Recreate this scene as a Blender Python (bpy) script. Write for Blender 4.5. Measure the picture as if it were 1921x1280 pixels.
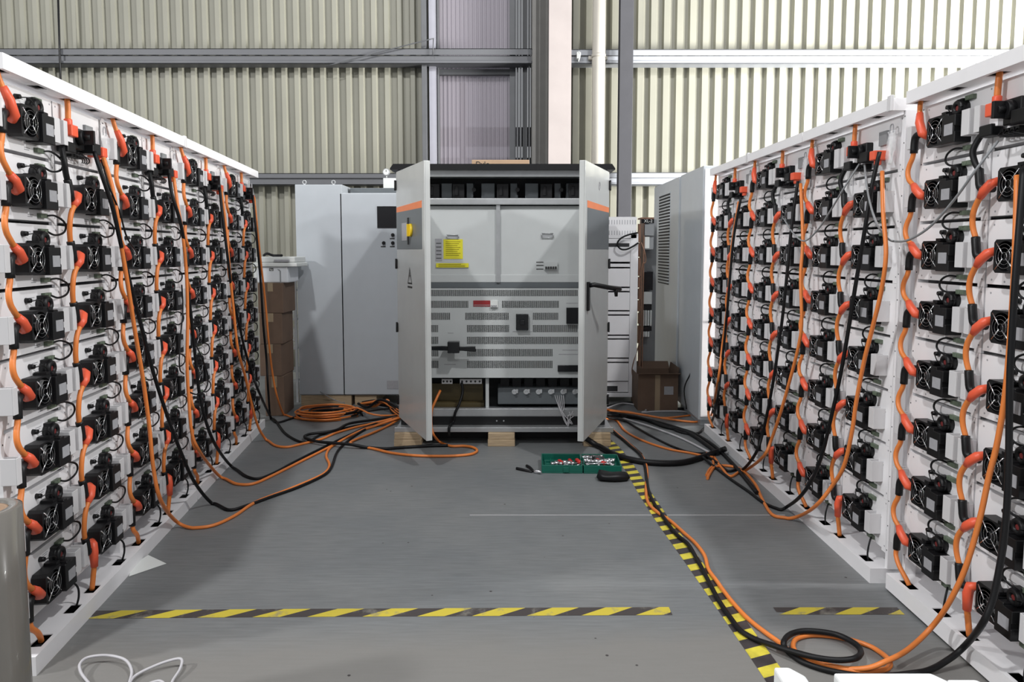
import bpy, bmesh, math, random
from mathutils import Vector, Matrix
random.seed(7)
for o in list(bpy.data.objects): bpy.data.objects.remove(o)
S = bpy.context.scene
COL = S.collection
PI = math.pi

# ------------------------------------------------------------------ camera, world, lamps, exposure
F_PX, CX, CY, TILT, CAM_H = 1330.0, 960.5, 574.0, math.radians(4.47), 1.566
cd = bpy.data.cameras.new('camera'); cam = bpy.data.objects.new('camera', cd); COL.objects.link(cam)
cd.sensor_width = 36; cd.lens = F_PX / 1921 * 36; cd.shift_y = (CY - 640) / 1921
cd.clip_start = 0.05; cd.clip_end = 100
cam.location = (0, 0, CAM_H); cam.rotation_euler = (PI/2 - TILT, 0, 0)
S.camera = cam
S.view_settings.view_transform = 'Standard'; S.view_settings.look = 'None'
S.view_settings.gamma = 1; S.view_settings.exposure = 0.0; S.view_settings.use_curve_mapping = False
w = bpy.data.worlds.new('world'); S.world = w; w.use_nodes = True
w.node_tree.nodes['Background'].inputs[0].default_value = (0.93, 0.96, 1.0, 1)
w.node_tree.nodes['Background'].inputs[1].default_value = 0.38
def lamp(name, kind, loc, energy, size=0.3, target=None, color=(1, 1, 1), **kw):
    l = bpy.data.lights.new(name, kind); l.energy = energy; l.color = color
    o = bpy.data.objects.new(name, l); COL.objects.link(o); o.location = loc
    if kind in ('POINT', 'SPOT'): l.shadow_soft_size = size
    if kind == 'AREA': l.shape = 'RECTANGLE'; l.size, l.size_y = size
    if target is not None:
        o.rotation_euler = (Vector(target) - Vector(loc)).to_track_quat('-Z', 'Y').to_euler()
    for k, v in kw.items(): setattr(l, k, v)
    return o
lamp('high_bay_or_fill_lamp', 'POINT', (-2.8, 0.2, 8.2), 1180, 0.16)
lamp('high_bay_or_fill_lamp', 'POINT', (3.5, 0.6, 8.2), 1180, 0.16)
lamp('high_bay_or_fill_lamp', 'POINT', (0.6, -5.5, 8.2), 500, 0.3)
lamp('side_door_daylight', 'AREA', (7.8, 5.6, 2.2), 2000, (2.0, 2.0), (3.4, 9.5, 3.2), (1, 0.99, 0.95))
lamp('high_bay_or_fill_lamp', 'POINT', (9.5, 3.0, 6.0), 2200, 0.3)  # added fill lamp beyond the right racks, brightens the left rack faces
lamp('high_bay_or_fill_lamp', 'POINT', (-9.5, -0.6, 6.0), 1900, 0.3)  # unseen fill added on the far left to lift the right rack faces

# ------------------------------------------------------------------ picture helpers: a pixel of the photo -> a point in the hall
def ray(x, y):
    u = (x - CX) / F_PX; v = -(y - CY) / F_PX
    return Vector((u, math.cos(TILT) + v*math.sin(TILT), -math.sin(TILT) + v*math.cos(TILT)))
EYE = Vector((0, 0, CAM_H))
def FP(x, y, z=0.012):
    d = ray(x, y); return EYE + d * ((z - CAM_H) / d.z)
def AT(x, y, Y):
    d = ray(x, y); return EYE + d * (Y / d.y)
def PL(x, y, p0, n):
    d = ray(x, y); return EYE + d * ((p0 - EYE).dot(n) / d.dot(n))
def R(x0, y0, x1, y1, Y):
    a = AT(x0, y1, Y); b = AT(x1, y0, Y); return (a.x, b.x, a.z, b.z)

# ------------------------------------------------------------------ materials
def mat(name, col, rough=0.5, metal=0.0, noise=0.0, nscale=8.0, bump=0.0, spec=0.5, trans=0.0, alpha=1.0, stretch=None, coat=0.0):
    m = bpy.data.materials.new(name); m.use_nodes = True
    nt = m.node_tree; b = nt.nodes['Principled BSDF']
    b.inputs['Base Color'].default_value = (*col, 1); b.inputs['Roughness'].default_value = rough
    b.inputs['Metallic'].default_value = metal; b.inputs['Specular IOR Level'].default_value = spec
    b.inputs['Transmission Weight'].default_value = trans; b.inputs['Alpha'].default_value = alpha
    b.inputs['Coat Weight'].default_value = coat
    if noise or bump:
        tc = nt.nodes.new('ShaderNodeTexCoord'); n = nt.nodes.new('ShaderNodeTexNoise')
        n.inputs['Scale'].default_value = nscale; n.inputs['Detail'].default_value = 6
        src = tc.outputs['Object']
        if stretch:
            mp = nt.nodes.new('ShaderNodeMapping'); mp.inputs['Scale'].default_value = stretch
            nt.links.new(src, mp.inputs[0]); src = mp.outputs[0]
        nt.links.new(src, n.inputs['Vector'])
        if noise:
            r = nt.nodes.new('ShaderNodeValToRGB')
            r.color_ramp.elements[0].position = 0.3; r.color_ramp.elements[1].position = 0.7
            r.color_ramp.elements[0].color = (*[c*(1-noise) for c in col], 1)
            r.color_ramp.elements[1].color = (*[min(1, c*(1+noise)) for c in col], 1)
            nt.links.new(n.outputs[0], r.inputs[0]); nt.links.new(r.outputs[0], b.inputs['Base Color'])
        if bump:
            bp = nt.nodes.new('ShaderNodeBump'); bp.inputs['Strength'].default_value = bump; bp.inputs['Distance'].default_value = 0.01
            nt.links.new(n.outputs[0], bp.inputs['Height']); nt.links.new(bp.outputs[0], b.inputs['Normal'])
    return m
M = {}
M['white'] = mat('white powder coat', (0.86, 0.85, 0.865), 0.42, noise=0.02)
M['bracket'] = mat('pale grey bracket', (0.66, 0.65, 0.66), 0.4, noise=0.02)
M['black'] = mat('black plastic', (0.006, 0.006, 0.007), 0.42, noise=0.1, spec=0.35)
M['blackcable'] = mat('black cable jacket', (0.005, 0.005, 0.006), 0.5, noise=0.1, spec=0.3)
M['dark'] = mat('dark recess', (0.02, 0.02, 0.022), 0.7, noise=0.1)
M['slot'] = mat('dark slot', (0.03, 0.03, 0.033), 0.7, noise=0.1)
M['chrome'] = mat('chrome wire', (0.85, 0.86, 0.88), 0.18, metal=1.0, noise=0.03)
M['label'] = mat('grey sticker', (0.36, 0.36, 0.38), 0.55, noise=0.06, nscale=60)
M['orange'] = mat('orange cable jacket', (0.74, 0.215, 0.045), 0.42, noise=0.06)
M['plug'] = mat('orange plug', (0.82, 0.115, 0.05), 0.4, noise=0.05)
M['green'] = mat('green terminal', (0.12, 0.155, 0.11), 0.5, noise=0.15, nscale=40)
M['socket'] = mat('dark red socket', (0.16, 0.02, 0.02), 0.5, noise=0.1)
M['red'] = mat('red plastic', (0.55, 0.03, 0.025), 0.4, noise=0.06)
M['darkred'] = mat('dark red label', (0.30, 0.02, 0.025), 0.5, noise=0.06)
M['cab'] = mat('light grey cabinet paint', (0.46, 0.49, 0.52), 0.28, noise=0.02)
M['door'] = mat('inverter door paint', (0.52, 0.535, 0.525), 0.22, noise=0.02, coat=0.2)
M['inner'] = mat('inverter inner panel', (0.53, 0.55, 0.55), 0.45, noise=0.02)
M['steel'] = mat('galvanised steel', (0.50, 0.51, 0.52), 0.38, metal=0.7, noise=0.06, nscale=14)
M['band'] = mat('dark grey door band', (0.125, 0.14, 0.15), 0.3, noise=0.03)
M['stripe'] = mat('orange door stripe', (0.80, 0.22, 0.07), 0.35, noise=0.04)
M['yellow'] = mat('yellow sticker', (0.72, 0.66, 0.03), 0.5, noise=0.04)
M['knob_y'] = mat('yellow rotary knob', (0.78, 0.55, 0.02), 0.4, noise=0.04)
M['ink'] = mat('printed ink', (0.03, 0.03, 0.03), 0.6, noise=0.1)
M['olive'] = mat('olive ink lines', (0.25, 0.21, 0.0), 0.6, noise=0.1)
M['wood'] = mat('pallet timber', (0.42, 0.315, 0.20), 0.75, noise=0.22, nscale=5, stretch=(1.5, 1.5, 22), bump=0.15)
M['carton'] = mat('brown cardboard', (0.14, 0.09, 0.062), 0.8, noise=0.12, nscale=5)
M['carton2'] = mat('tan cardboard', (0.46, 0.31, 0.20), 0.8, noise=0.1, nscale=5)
M['tape'] = mat('clear parcel tape', (0.34, 0.26, 0.17), 0.25, noise=0.06)
M['brass'] = mat('brown insulating board', (0.10, 0.075, 0.03), 0.5, noise=0.2, nscale=5)
M['copper'] = mat('copper bar', (0.27, 0.15, 0.10), 0.45, metal=0.3, noise=0.12)
M['case'] = mat('green moulded case', (0.005, 0.115, 0.08), 0.42, noise=0.1)
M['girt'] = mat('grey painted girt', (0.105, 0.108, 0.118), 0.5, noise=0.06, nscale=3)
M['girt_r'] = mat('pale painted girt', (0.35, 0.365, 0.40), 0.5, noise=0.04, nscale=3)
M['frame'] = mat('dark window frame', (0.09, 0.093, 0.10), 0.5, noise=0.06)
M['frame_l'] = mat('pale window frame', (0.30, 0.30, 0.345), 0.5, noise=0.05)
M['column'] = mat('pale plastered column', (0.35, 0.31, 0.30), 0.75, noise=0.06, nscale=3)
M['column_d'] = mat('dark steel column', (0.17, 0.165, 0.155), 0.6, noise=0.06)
M['pipe'] = mat('white pvc pipe', (0.46, 0.435, 0.385), 0.4, noise=0.03)
M['post'] = mat('dark grey steel post', (0.045, 0.045, 0.052), 0.5, noise=0.06)
M['sheet'] = mat('cream corrugated sheet', (0.255, 0.25, 0.205), 0.5, noise=0.07, nscale=1.3)
M['paper'] = mat('white paper', (0.72, 0.74, 0.72), 0.7, noise=0.02)
M['foam'] = mat('white foam', (0.86, 0.88, 0.88), 0.75, noise=0.02)
M['wire'] = mat('grey white wire', (0.52, 0.51, 0.53), 0.5, noise=0.04)
M['film'] = mat('wrapped film', (0.15, 0.14, 0.125), 0.22, noise=0.12, nscale=9, stretch=(1, 1, 0.3), coat=0.4)
M['core'] = mat('cardboard core', (0.30, 0.20, 0.13), 0.8, noise=0.1)
M['hp'] = mat('printer grey', (0.72, 0.74, 0.77), 0.45, noise=0.02)
M['silver'] = mat('silver tool steel', (0.7, 0.7, 0.72), 0.25, metal=0.9, noise=0.05)
M['screen'] = mat('black screen', (0.005, 0.006, 0.008), 0.25, noise=0.05)
M['tape_y'] = mat('yellow floor tape', (0.62, 0.53, 0.055), 0.55, noise=0.25, nscale=14)
M['tape_k'] = mat('black floor tape', (0.045, 0.038, 0.04), 0.55, noise=0.35, nscale=14)
M['bag'] = mat('clear plastic bag', (0.86, 0.86, 0.88), 0.18, noise=0.03, alpha=0.38)
M['grey_dev'] = mat('grey device', (0.26, 0.27, 0.28), 0.5, noise=0.05)
M['fuse'] = mat('blue grey fuse body', (0.13, 0.145, 0.155), 0.5, noise=0.08)

def floor_material():
    m = bpy.data.materials.new('grey epoxy concrete'); m.use_nodes = True; nt = m.node_tree; N = nt.nodes; L = nt.links
    b = N['Principled BSDF']; tc = N.new('ShaderNodeTexCoord')
    n1 = N.new('ShaderNodeTexNoise'); n1.inputs['Scale'].default_value = 0.9; n1.inputs['Detail'].default_value = 8; n1.inputs['Roughness'].default_value = 0.62
    r1 = N.new('ShaderNodeValToRGB'); r1.color_ramp.elements[0].position = 0.35; r1.color_ramp.elements[1].position = 0.68
    r1.color_ramp.elements[0].color = (0.155, 0.165, 0.172, 1); r1.color_ramp.elements[1].color = (0.200, 0.205, 0.205, 1)
    L.new(tc.outputs['Object'], n1.inputs['Vector']); L.new(n1.outputs[0], r1.inputs[0])
    # fine brushed grain running across the hall
    mp = N.new('ShaderNodeMapping'); mp.inputs['Scale'].default_value = (1.2, 14, 1)
    n2 = N.new('ShaderNodeTexNoise'); n2.inputs['Scale'].default_value = 5; n2.inputs['Detail'].default_value = 5
    L.new(tc.outputs['Object'], mp.inputs[0]); L.new(mp.outputs[0], n2.inputs['Vector'])
    mx = N.new('ShaderNodeMixRGB'); mx.blend_type = 'OVERLAY'; mx.inputs[0].default_value = 0.28
    L.new(r1.outputs[0], mx.inputs[1]); L.new(n2.outputs[0], mx.inputs[2])
    # worn bare concrete (brownish, rougher) nearer the yellow line
    sep = N.new('ShaderNodeSeparateXYZ'); L.new(tc.outputs['Object'], sep.inputs[0])
    add = N.new('ShaderNodeMath'); add.operation = 'MULTIPLY_ADD'; add.inputs[1].default_value = 0.9
    L.new(n1.outputs[0], add.inputs[0]); L.new(sep.outputs['Y'], add.inputs[2])
    rw = N.new('ShaderNodeMapRange'); rw.inputs['From Min'].default_value = 3.35; rw.inputs['From Max'].default_value = 3.1
    L.new(add.outputs[0], rw.inputs['Value'])
    worn = N.new('ShaderNodeMixRGB'); worn.inputs[2].default_value = (0.225, 0.215, 0.20, 1)
    fac = N.new('ShaderNodeMath'); fac.operation = 'MULTIPLY'; fac.inputs[1].default_value = 0.75
    L.new(rw.outputs[0], fac.inputs[0]); L.new(fac.outputs[0], worn.inputs[0]); L.new(mx.outputs[0], worn.inputs[1])
    # dark specks of dirt and chips
    v = N.new('ShaderNodeTexVoronoi'); v.inputs['Scale'].default_value = 9.0; v.inputs['Randomness'].default_value = 1
    L.new(tc.outputs['Object'], v.inputs['Vector'])
    sp = N.new('ShaderNodeMapRange'); sp.inputs['From Min'].default_value = 0.045; sp.inputs['From Max'].default_value = 0.07
    sp.inputs['To Min'].default_value = 1; sp.inputs['To Max'].default_value = 0
    L.new(v.outputs['Distance'], sp.inputs['Value'])
    n3 = N.new('ShaderNodeTexNoise'); n3.inputs['Scale'].default_value = 2.2; L.new(tc.outputs['Object'], n3.inputs['Vector'])
    gt = N.new('ShaderNodeMath'); gt.operation = 'GREATER_THAN'; gt.inputs[1].default_value = 0.55; L.new(n3.outputs[0], gt.inputs[0])
    ml = N.new('ShaderNodeMath'); ml.operation = 'MULTIPLY'; L.new(sp.outputs[0], ml.inputs[0]); L.new(gt.outputs[0], ml.inputs[1])
    spk = N.new('ShaderNodeMixRGB'); spk.inputs[2].default_value = (0.05, 0.045, 0.045, 1)
    L.new(ml.outputs[0], spk.inputs[0]); L.new(worn.outputs[0], spk.inputs[1])
    L.new(spk.outputs[0], b.inputs['Base Color'])
    b.inputs['Roughness'].default_value = 0.5; b.inputs['Specular IOR Level'].default_value = 0.35
    bp = N.new('ShaderNodeBump'); bp.inputs['Strength'].default_value = 0.12; bp.inputs['Distance'].default_value = 0.004
    n4 = N.new('ShaderNodeTexNoise'); n4.inputs['Scale'].default_value = 60; L.new(tc.outputs['Object'], n4.inputs['Vector'])
    L.new(n4.outputs[0], bp.inputs['Height']); L.new(bp.outputs[0], b.inputs['Normal'])
    return m
def worn_tape(name, col, thr):
    m = bpy.data.materials.new(name); m.use_nodes = True; nt = m.node_tree; N = nt.nodes; L = nt.links; b = N['Principled BSDF']
    tc = N.new('ShaderNodeTexCoord'); n = N.new('ShaderNodeTexNoise'); n.inputs['Scale'].default_value = 7; n.inputs['Detail'].default_value = 9; n.inputs['Roughness'].default_value = .7
    L.new(tc.outputs['Object'], n.inputs['Vector']); r = N.new('ShaderNodeValToRGB'); L.new(n.outputs[0], r.inputs[0])
    e = r.color_ramp.elements; e[0].position = thr; e[0].color = (*col, 1); e[1].position = thr+.13; e[1].color = (0.20, 0.19, 0.165, 1)
    L.new(r.outputs[0], b.inputs['Base Color']); b.inputs['Roughness'].default_value = .55; return m
M['tape_yw'] = worn_tape('worn yellow floor tape', (0.58, 0.47, 0.05), .53); M['tape_kw'] = worn_tape('worn black floor tape', (0.055, 0.046, 0.045), .53)
M['floor'] = floor_material()
def pane_material():
    m = bpy.data.materials.new('lilac ribbed plastic pane'); m.use_nodes = True; nt = m.node_tree; N = nt.nodes; L = nt.links
    out = N['Material Output']; b = N['Principled BSDF']
    b.inputs['Base Color'].default_value = (0.34, 0.31, 0.345, 1); b.inputs['Roughness'].default_value = 0.35
    tr = N.new('ShaderNodeBsdfTransparent'); tr.inputs[0].default_value = (0.8, 0.78, 0.82, 1)
    mx = N.new('ShaderNodeMixShader'); mx.inputs[0].default_value = 0.45
    L.new(b.outputs[0], mx.inputs[1]); L.new(tr.outputs[0], mx.inputs[2]); L.new(mx.outputs[0], out.inputs[0])
    return m
M['pane'] = pane_material()

# ------------------------------------------------------------------ mesh builder
class MB:
    def __init__(s): s.v = []; s.f = []; s.mi = []; s.sm = []
    def add(s, vs, fs, mi=0, smooth=False):
        k = len(s.v); s.v += [tuple(p) for p in vs]
        for f in fs: s.f.append([i + k for i in f]); s.mi.append(mi); s.sm.append(smooth)
        return s
    def box(s, x0, x1, y0, y1, z0, z1, mi=0, T=None):
        vs = [(x, y, z) for x in (x0, x1) for y in (y0, y1) for z in (z0, z1)]
        if T is not None: vs = [T @ Vector(p) for p in vs]
        return s.add(vs, [(0, 1, 3, 2), (4, 6, 7, 5), (0, 4, 5, 1), (2, 3, 7, 6), (0, 2, 6, 4), (1, 5, 7, 3)], mi)
    def tube(s, pts, r, n=8, mi=0, caps=True):
        pts = [Vector(p) for p in pts]; N = len(pts)
        rs = r if isinstance(r, (list, tuple)) else [r]*N
        up = None; vs = []
        for i, p in enumerate(pts):
            t = (pts[min(i+1, N-1)] - pts[max(i-1, 0)]).normalized()
            if up is None:
                a = Vector((0, 0, 1)) if abs(t.z) < 0.9 else Vector((1, 0, 0)); up = t.cross(a).normalized()
            up = (up - t*up.dot(t))
            up = up.normalized() if up.length > 1e-6 else t.orthogonal().normalized()
            q = t.cross(up)
            for j in range(n):
                a = 2*PI*j/n; vs.append(p + (up*math.cos(a) + q*math.sin(a))*rs[i])
        fs = [(i*n+j, i*n+(j+1) % n, (i+1)*n+(j+1) % n, (i+1)*n+j) for i in range(N-1) for j in range(n)]
        s.add(vs, fs, mi, True)
        if caps:
            k = len(s.v) - len(vs)
            s.f.append([k+j for j in range(n)][::-1]); s.mi.append(mi); s.sm.append(False)
            s.f.append([k+(N-1)*n+j for j in range(n)]); s.mi.append(mi); s.sm.append(False)
        return s
    def cyl(s, p0, p1, r0, r1=None, n=16, mi=0): return s.tube([p0, p1], [r0, r0 if r1 is None else r1], n, mi)
    def quad(s, pts, mi=0): return s.add(pts, [tuple(range(len(pts)))], mi)
    def prism(s, poly, axis, a, b, mi=0):
        def P(u, v, w): return {'y': (u, w, v), 'z': (u, v, w), 'x': (w, u, v)}[axis]
        n = len(poly); vs = [P(u, v, a) for u, v in poly] + [P(u, v, b) for u, v in poly]
        return s.add(vs, [tuple(range(n))[::-1], tuple(range(n, 2*n))] + [(i, (i+1) % n, n+(i+1) % n, n+i) for i in range(n)], mi)
    def mesh(s, name, mats, bevel=0.0, seg=2):
        me = bpy.data.meshes.new(name); me.from_pydata(s.v, [], s.f)
        for m in (mats if isinstance(mats, (list, tuple)) else [mats]): me.materials.append(m)
        for p, mi, sm in zip(me.polygons, s.mi, s.sm): p.material_index = mi; p.use_smooth = sm
        bm = bmesh.new(); bm.from_mesh(me)
        bmesh.ops.recalc_face_normals(bm, faces=bm.faces)
        if bevel:
            es = [e for e in bm.edges if len(e.link_faces) == 2 and e.calc_face_angle(0) > 0.6]
            bmesh.ops.bevel(bm, geom=es, offset=bevel, segments=seg, profile=0.5, affect='EDGES', clamp_overlap=True)
        bm.to_mesh(me); bm.free(); return me
def link(name, data, parent=None, loc=None, rotz=None):
    o = bpy.data.objects.new(name, data); COL.objects.link(o)
    if parent is not None: o.parent = parent
    if loc is not None: o.location = loc
    if rotz is not None: o.rotation_euler = (0, 0, rotz)
    return o
def tag(o, label, cat, group=None):
    o['label'] = label; o['category'] = cat
    if group: o['group'] = group
    return o
def thing(name, label, cat, loc=(0, 0, 0), rotz=0, group=None):
    return tag(link(name, None, None, loc, rotz), label, cat, group)
def struct(name, mb, m, bevel=0):
    o = link(name, mb.mesh(name, m, bevel)); o['kind'] = 'structure'; return o
def part(name, mb, m, parent, bevel=0.0, label=None):
    o = link(name, mb.mesh(name, m, bevel), parent)
    if label: o['label'] = label
    return o
def at_origin(mb, org):
    org = Vector(org); mb.v = [tuple(Vector(p) - org) for p in mb.v]; return mb
def solo(name, mb, m, label, cat, org, group=None, bevel=0.0):
    o = link(name, at_origin(mb, org).mesh(name, m, bevel), None, org); return tag(o, label, cat, group)
def spline(pts, sub=6):
    P = [Vector(p) for p in pts]; P = [P[0]*2 - P[1]] + P + [P[-1]*2 - P[-2]]; out = []
    for i in range(1, len(P)-2):
        a, b, c, d = P[i-1:i+3]
        for k in range(sub):
            t = k/sub
            out.append(0.5*((2*b) + (c-a)*t + (2*a-5*b+4*c-d)*t*t + (3*b-a-3*c+d)*t**3))
    out.append(P[-2]); return out
def text_mesh(name, body, size, depth, m):
    c = bpy.data.curves.new(name, 'FONT'); c.body = body; c.size = size; c.extrude = depth; c.align_x = 'CENTER'; c.align_y = 'CENTER'
    o = bpy.data.objects.new(name, c); COL.objects.link(o); bpy.context.view_layer.update()
    me = bpy.data.meshes.new_from_object(o.evaluated_get(bpy.context.evaluated_depsgraph_get()))
    bpy.data.objects.remove(o); me.materials.clear(); me.materials.append(m)
    me.transform(Matrix.Rotation(PI/2, 4, 'X')); return me          # reads from -Y

# ------------------------------------------------------------------ the hall: floor, corrugated wall, girts, window, column, pipe, post
WY = 9.5
struct('floor', MB().box(-14, 14, -3, 12.5, -0.12, 0), M['floor'])
def corrugated(mb, x0, x1, z0, z1, y, period, depth, rib, slope, mi=0):
    xs = []; x = x0
    while x < x1:
        for dx, dy in ((0, 0), (period-rib-2*slope, 0), (period-rib-slope, -depth), (period-slope, -depth)):
            if x+dx <= x1: xs.append((x+dx, y+dy))
        x += period
    xs.append((x1, xs[-1][1])); n = len(xs)
    vs = [(a, b, z) for z in (z0, z1) for a, b in xs] + [(a, b+0.05+depth, z) for z in (z0, z1) for a, b in ((x0, y), (x1, y))]
    fs = [(i, i+1, n+i+1, n+i) for i in range(n-1)]
    k = 2*n; fs += [(k, k+2, k+3, k+1)]
    mb.add(vs, fs, mi)
wl = MB(); corrugated(wl, -14.055, -1.09, 0, 7, WY, 0.1685, 0.05, 0.055, 0.018); wl.box(-14, -1.09, WY+.09, WY+.11, 0, 7)
wr = MB(); corrugated(wr, 0.55, 14, 0, 7, WY, 0.1685, 0.05, 0.075, 0.018); wr.box(.55, 14, WY+.09, WY+.11, 0, 7)
o = struct('wall_back_left', wl, M['sheet']); o = struct('wall_back_right', wr, M['sheet'])
def girt(name, x0, x1, z0, z1, m):      # lipped channel rail in front of the sheet
    mb = MB(); y0 = WY-0.25; y1 = WY-0.045; t = 0.012; h = z1-z0
    mb.box(x0, x1, y0, y1, z1-t, z1).box(x0, x1, y0, y1, z0, z0+t)
    mb.box(x0, x1, y0, y0+t, z1-h*0.42, z1).box(x0, x1, y0+0.03, y0+0.03+t, z0, z1-h*0.42).box(x0, x1, y0, y0+t, z0, z0+h*0.2)
    return struct(name, mb, m, 0.003)
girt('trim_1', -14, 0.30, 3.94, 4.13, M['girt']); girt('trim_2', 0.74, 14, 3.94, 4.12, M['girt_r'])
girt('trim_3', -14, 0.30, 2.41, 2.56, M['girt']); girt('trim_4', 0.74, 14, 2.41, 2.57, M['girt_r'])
# the glazed bay between the wall sheets
wb = MB()
for x0, x1, y0, mi in ((-1.16, -1.10, WY-.20, 0), (-1.075, -0.985, WY-.12, 1), (-0.975, -0.955, WY-.05, 0), (-0.03, 0.05, WY-.03, 0), (0.06, 0.085, WY-.10, 0),
                       (0.10, 0.125, WY-.16, 0), (0.14, 0.20, WY-.10, 0), (0.215, 0.235, WY-.18, 0)):
    wb.box(x0, x1, y0, WY+0.12, 0.0, 7, mi)
wb.box(-1.0, 0.0, WY-.02, WY+.06, 3.86, 3.93, 0).box(-1.0, 0.0, WY-.02, WY+.06, 2.0, 2.08, 0)
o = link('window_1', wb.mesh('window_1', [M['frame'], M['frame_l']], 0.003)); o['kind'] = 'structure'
pn = MB(); corrugated(pn, -0.99, -0.02, 0.4, 7, WY+0.07, 0.055, 0.008, 0.012, 0.008)
part('pane', pn, M['pane'], o)
tr = MB().box(-1.8, 1.4, WY+0.55, WY+0.62, 3.02, 3.28).box(-1.8, 1.4, WY+.55, WY+.62, 2.76, 2.86)
struct('trim_5', tr, M['frame'])
struct('trim_6', MB().box(-0.72, -0.64, WY+.42, WY+.5, 0, 3.86), M['frame'])
# column: dark steel flank and pale front face
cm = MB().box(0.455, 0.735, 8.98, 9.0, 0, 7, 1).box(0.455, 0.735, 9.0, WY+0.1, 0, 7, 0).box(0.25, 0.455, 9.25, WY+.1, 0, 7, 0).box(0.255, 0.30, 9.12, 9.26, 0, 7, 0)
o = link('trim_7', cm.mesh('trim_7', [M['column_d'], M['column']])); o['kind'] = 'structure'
pp = thing('downpipe', 'white plastic downpipe running up the wall right of the pale column', 'pipe', (1.09, 9.12, 0))
part('pipe', MB().cyl((0, 0, 0), (0, 0, 7), 0.085, n=24), M['pipe'], pp)
for z in (4.0, 2.45):
    part('clamp', MB().cyl((0, 0, z-.02), (0, 0, z+.02), 0.092, n=24).box(-.12, .12, .07, .14, z-.02, z+.02), M['pipe'], pp)
ps = MB().box(1.335, 1.50, 8.98, 9.0, 0, 7).box(1.335, 1.50, 9.12, 9.14, 0, 7).box(1.41, 1.425, 9.0, 9.12, 0, 7)
solo('steel_post', ps, M['post'], 'dark grey steel post standing before the pale wall right of the downpipe', 'post', (1.42, 9.06, 0), bevel=0.003)
# small fittings on the girts
def gadget(px, py, Y, name, label):
    p = AT(px, py, Y); mb = MB().box(-.02, .02, -.03, .03, -.05, .03).tube(spline([(0, -.03, .03), (.02, -.05, .0), (0, -.03, -.09)], 5), .008, 6)
    o = link(name, mb.mesh(name, M['foam']), None, p); tag(o, label, 'bracket')
gadget(1085, 103, 9.2, 'wire_bracket', 'white bracket with a hook on the rail left of the downpipe')
cond = MB().tube([AT(108, -40, 9.22), AT(112, 100, 9.22), AT(116, 215, 9.22)], .012, 6)
solo('conduit', cond, M['black'], 'thin black conduit down the dim wall at the far left', 'conduit', AT(116, 215, 9.22))
wire = MB().tube(spline([AT(612, 124, 9.22), AT(700, 101, 9.22), AT(770, 83, 9.2), AT(814, 72, 9.22)], 5), .007, 6).tube([AT(813, 72, 9.22), AT(812, 104, 9.22)], .007, 6)
solo('stay_wire', wire, M['frame'], 'thin stay wire slanting up from the upper rail to the window frame', 'wire', AT(612, 124, 9.22))

# ------------------------------------------------------------------ battery racks
W = 0.93; ROWH = 0.2545; TOPZ = 2.178; PY_ = 0.075
COLX = (0.02, 0.475)
def zb(i): return TOPZ - ROWH*(i+1)          # bottom of row i (0 = top)
def grid_plate(mb, xs, ys, holes, z, t, mi=0):      # horizontal plate with rectangular holes
    xs = sorted(set(xs)); ys = sorted(set(ys))
    for i in range(len(xs)-1):
        for j in range(len(ys)-1):
            cx = (xs[i]+xs[i+1])/2; cy = (ys[j]+ys[j+1])/2
            if any(h[0] < cx < h[1] and h[2] < cy < h[3] for h in holes): continue
            mb.box(xs[i], xs[i+1], ys[j], ys[j+1], z-t, z, mi)
    return mb
HB = [(0.075, 0.165, 0.018, 0.062), (0.325, 0.40, 0.018, 0.062), (0.50, 0.575, 0.018, 0.062), (0.775, 0.85, 0.018, 0.062)]
HT = [(0.01, 0.075, 0.018, 0.062), (0.26, 0.33, 0.018, 0.062), (0.495, 0.575, 0.018, 0.062), (0.72, 0.79, 0.018, 0.062)]
def plate(holes, z, t, y1):
    mb = MB(); xs = [0.002, W-.002] + [v for h in holes for v in h[:2]]; ys = [0.004, y1] + [v for h in holes for v in h[2:]]
    return grid_plate(mb, xs, ys, holes, z, t)
base = plate(HB, 0.072, 0.004, 0.60); base.box(0.002, W-.002, 0, 0.004, 0, 0.072).box(0.002, W-.002, .598, .602, 0, .072)
base.box(0.006, W-.006, 0.005, 0.59, 0.02, 0.024, 1).box(.002, .005, .004, .6, 0, .068).box(W-.005, W-.002, .004, .6, 0, .068)
RM = {}
RM['base'] = base.mesh('base_rail', [M['white'], M['slot']])
top = plate(HT, 2.196, 0.004, 0.13); top.box(0.002, W-.002, 0, 0.004, 2.192, 2.247).box(.002, W-.002, .004, .13, 2.243, 2.247)
top.box(.002, W-.002, .127, .131, 2.192, 2.247).box(.006, W-.006, .006, .125, 2.232, 2.236, 1)
top.box(.002, .005, .004, .13, 2.196, 2.243).box(W-.005, W-.002, .004, .13, 2.196, 2.243)
RM['top'] = top.mesh('top_rail', [M['white'], M['slot']])
def post_mesh():
    mb = MB().box(0, .022, PY_, PY_+.05, .072, 2.192)
    for k in range(18): mb.cyl((.011, PY_-.0005, .16+k*.118), (.011, PY_+.001, .16+k*.118), .0035, n=8, mi=1)
    return mb.mesh('post', [M['white'], M['slot']])
RM['post'] = post_mesh()
RM['rear'] = MB().box(0, .03, .57, .60, .072, 2.247).mesh('rear_post', M['white'])
RM['side'] = MB().box(0, .003, PY_+.05, .57, .072, 2.10).mesh('side_panel', M['white'])
RM['back'] = MB().box(.03, W-.03, .585, .592, .10, 2.16).mesh('back_panel', M['white'])
RM['rearrail'] = MB().box(0.03, W-.03, .57, .60, 2.19, 2.247).mesh('rear_rail', M['white'])

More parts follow.
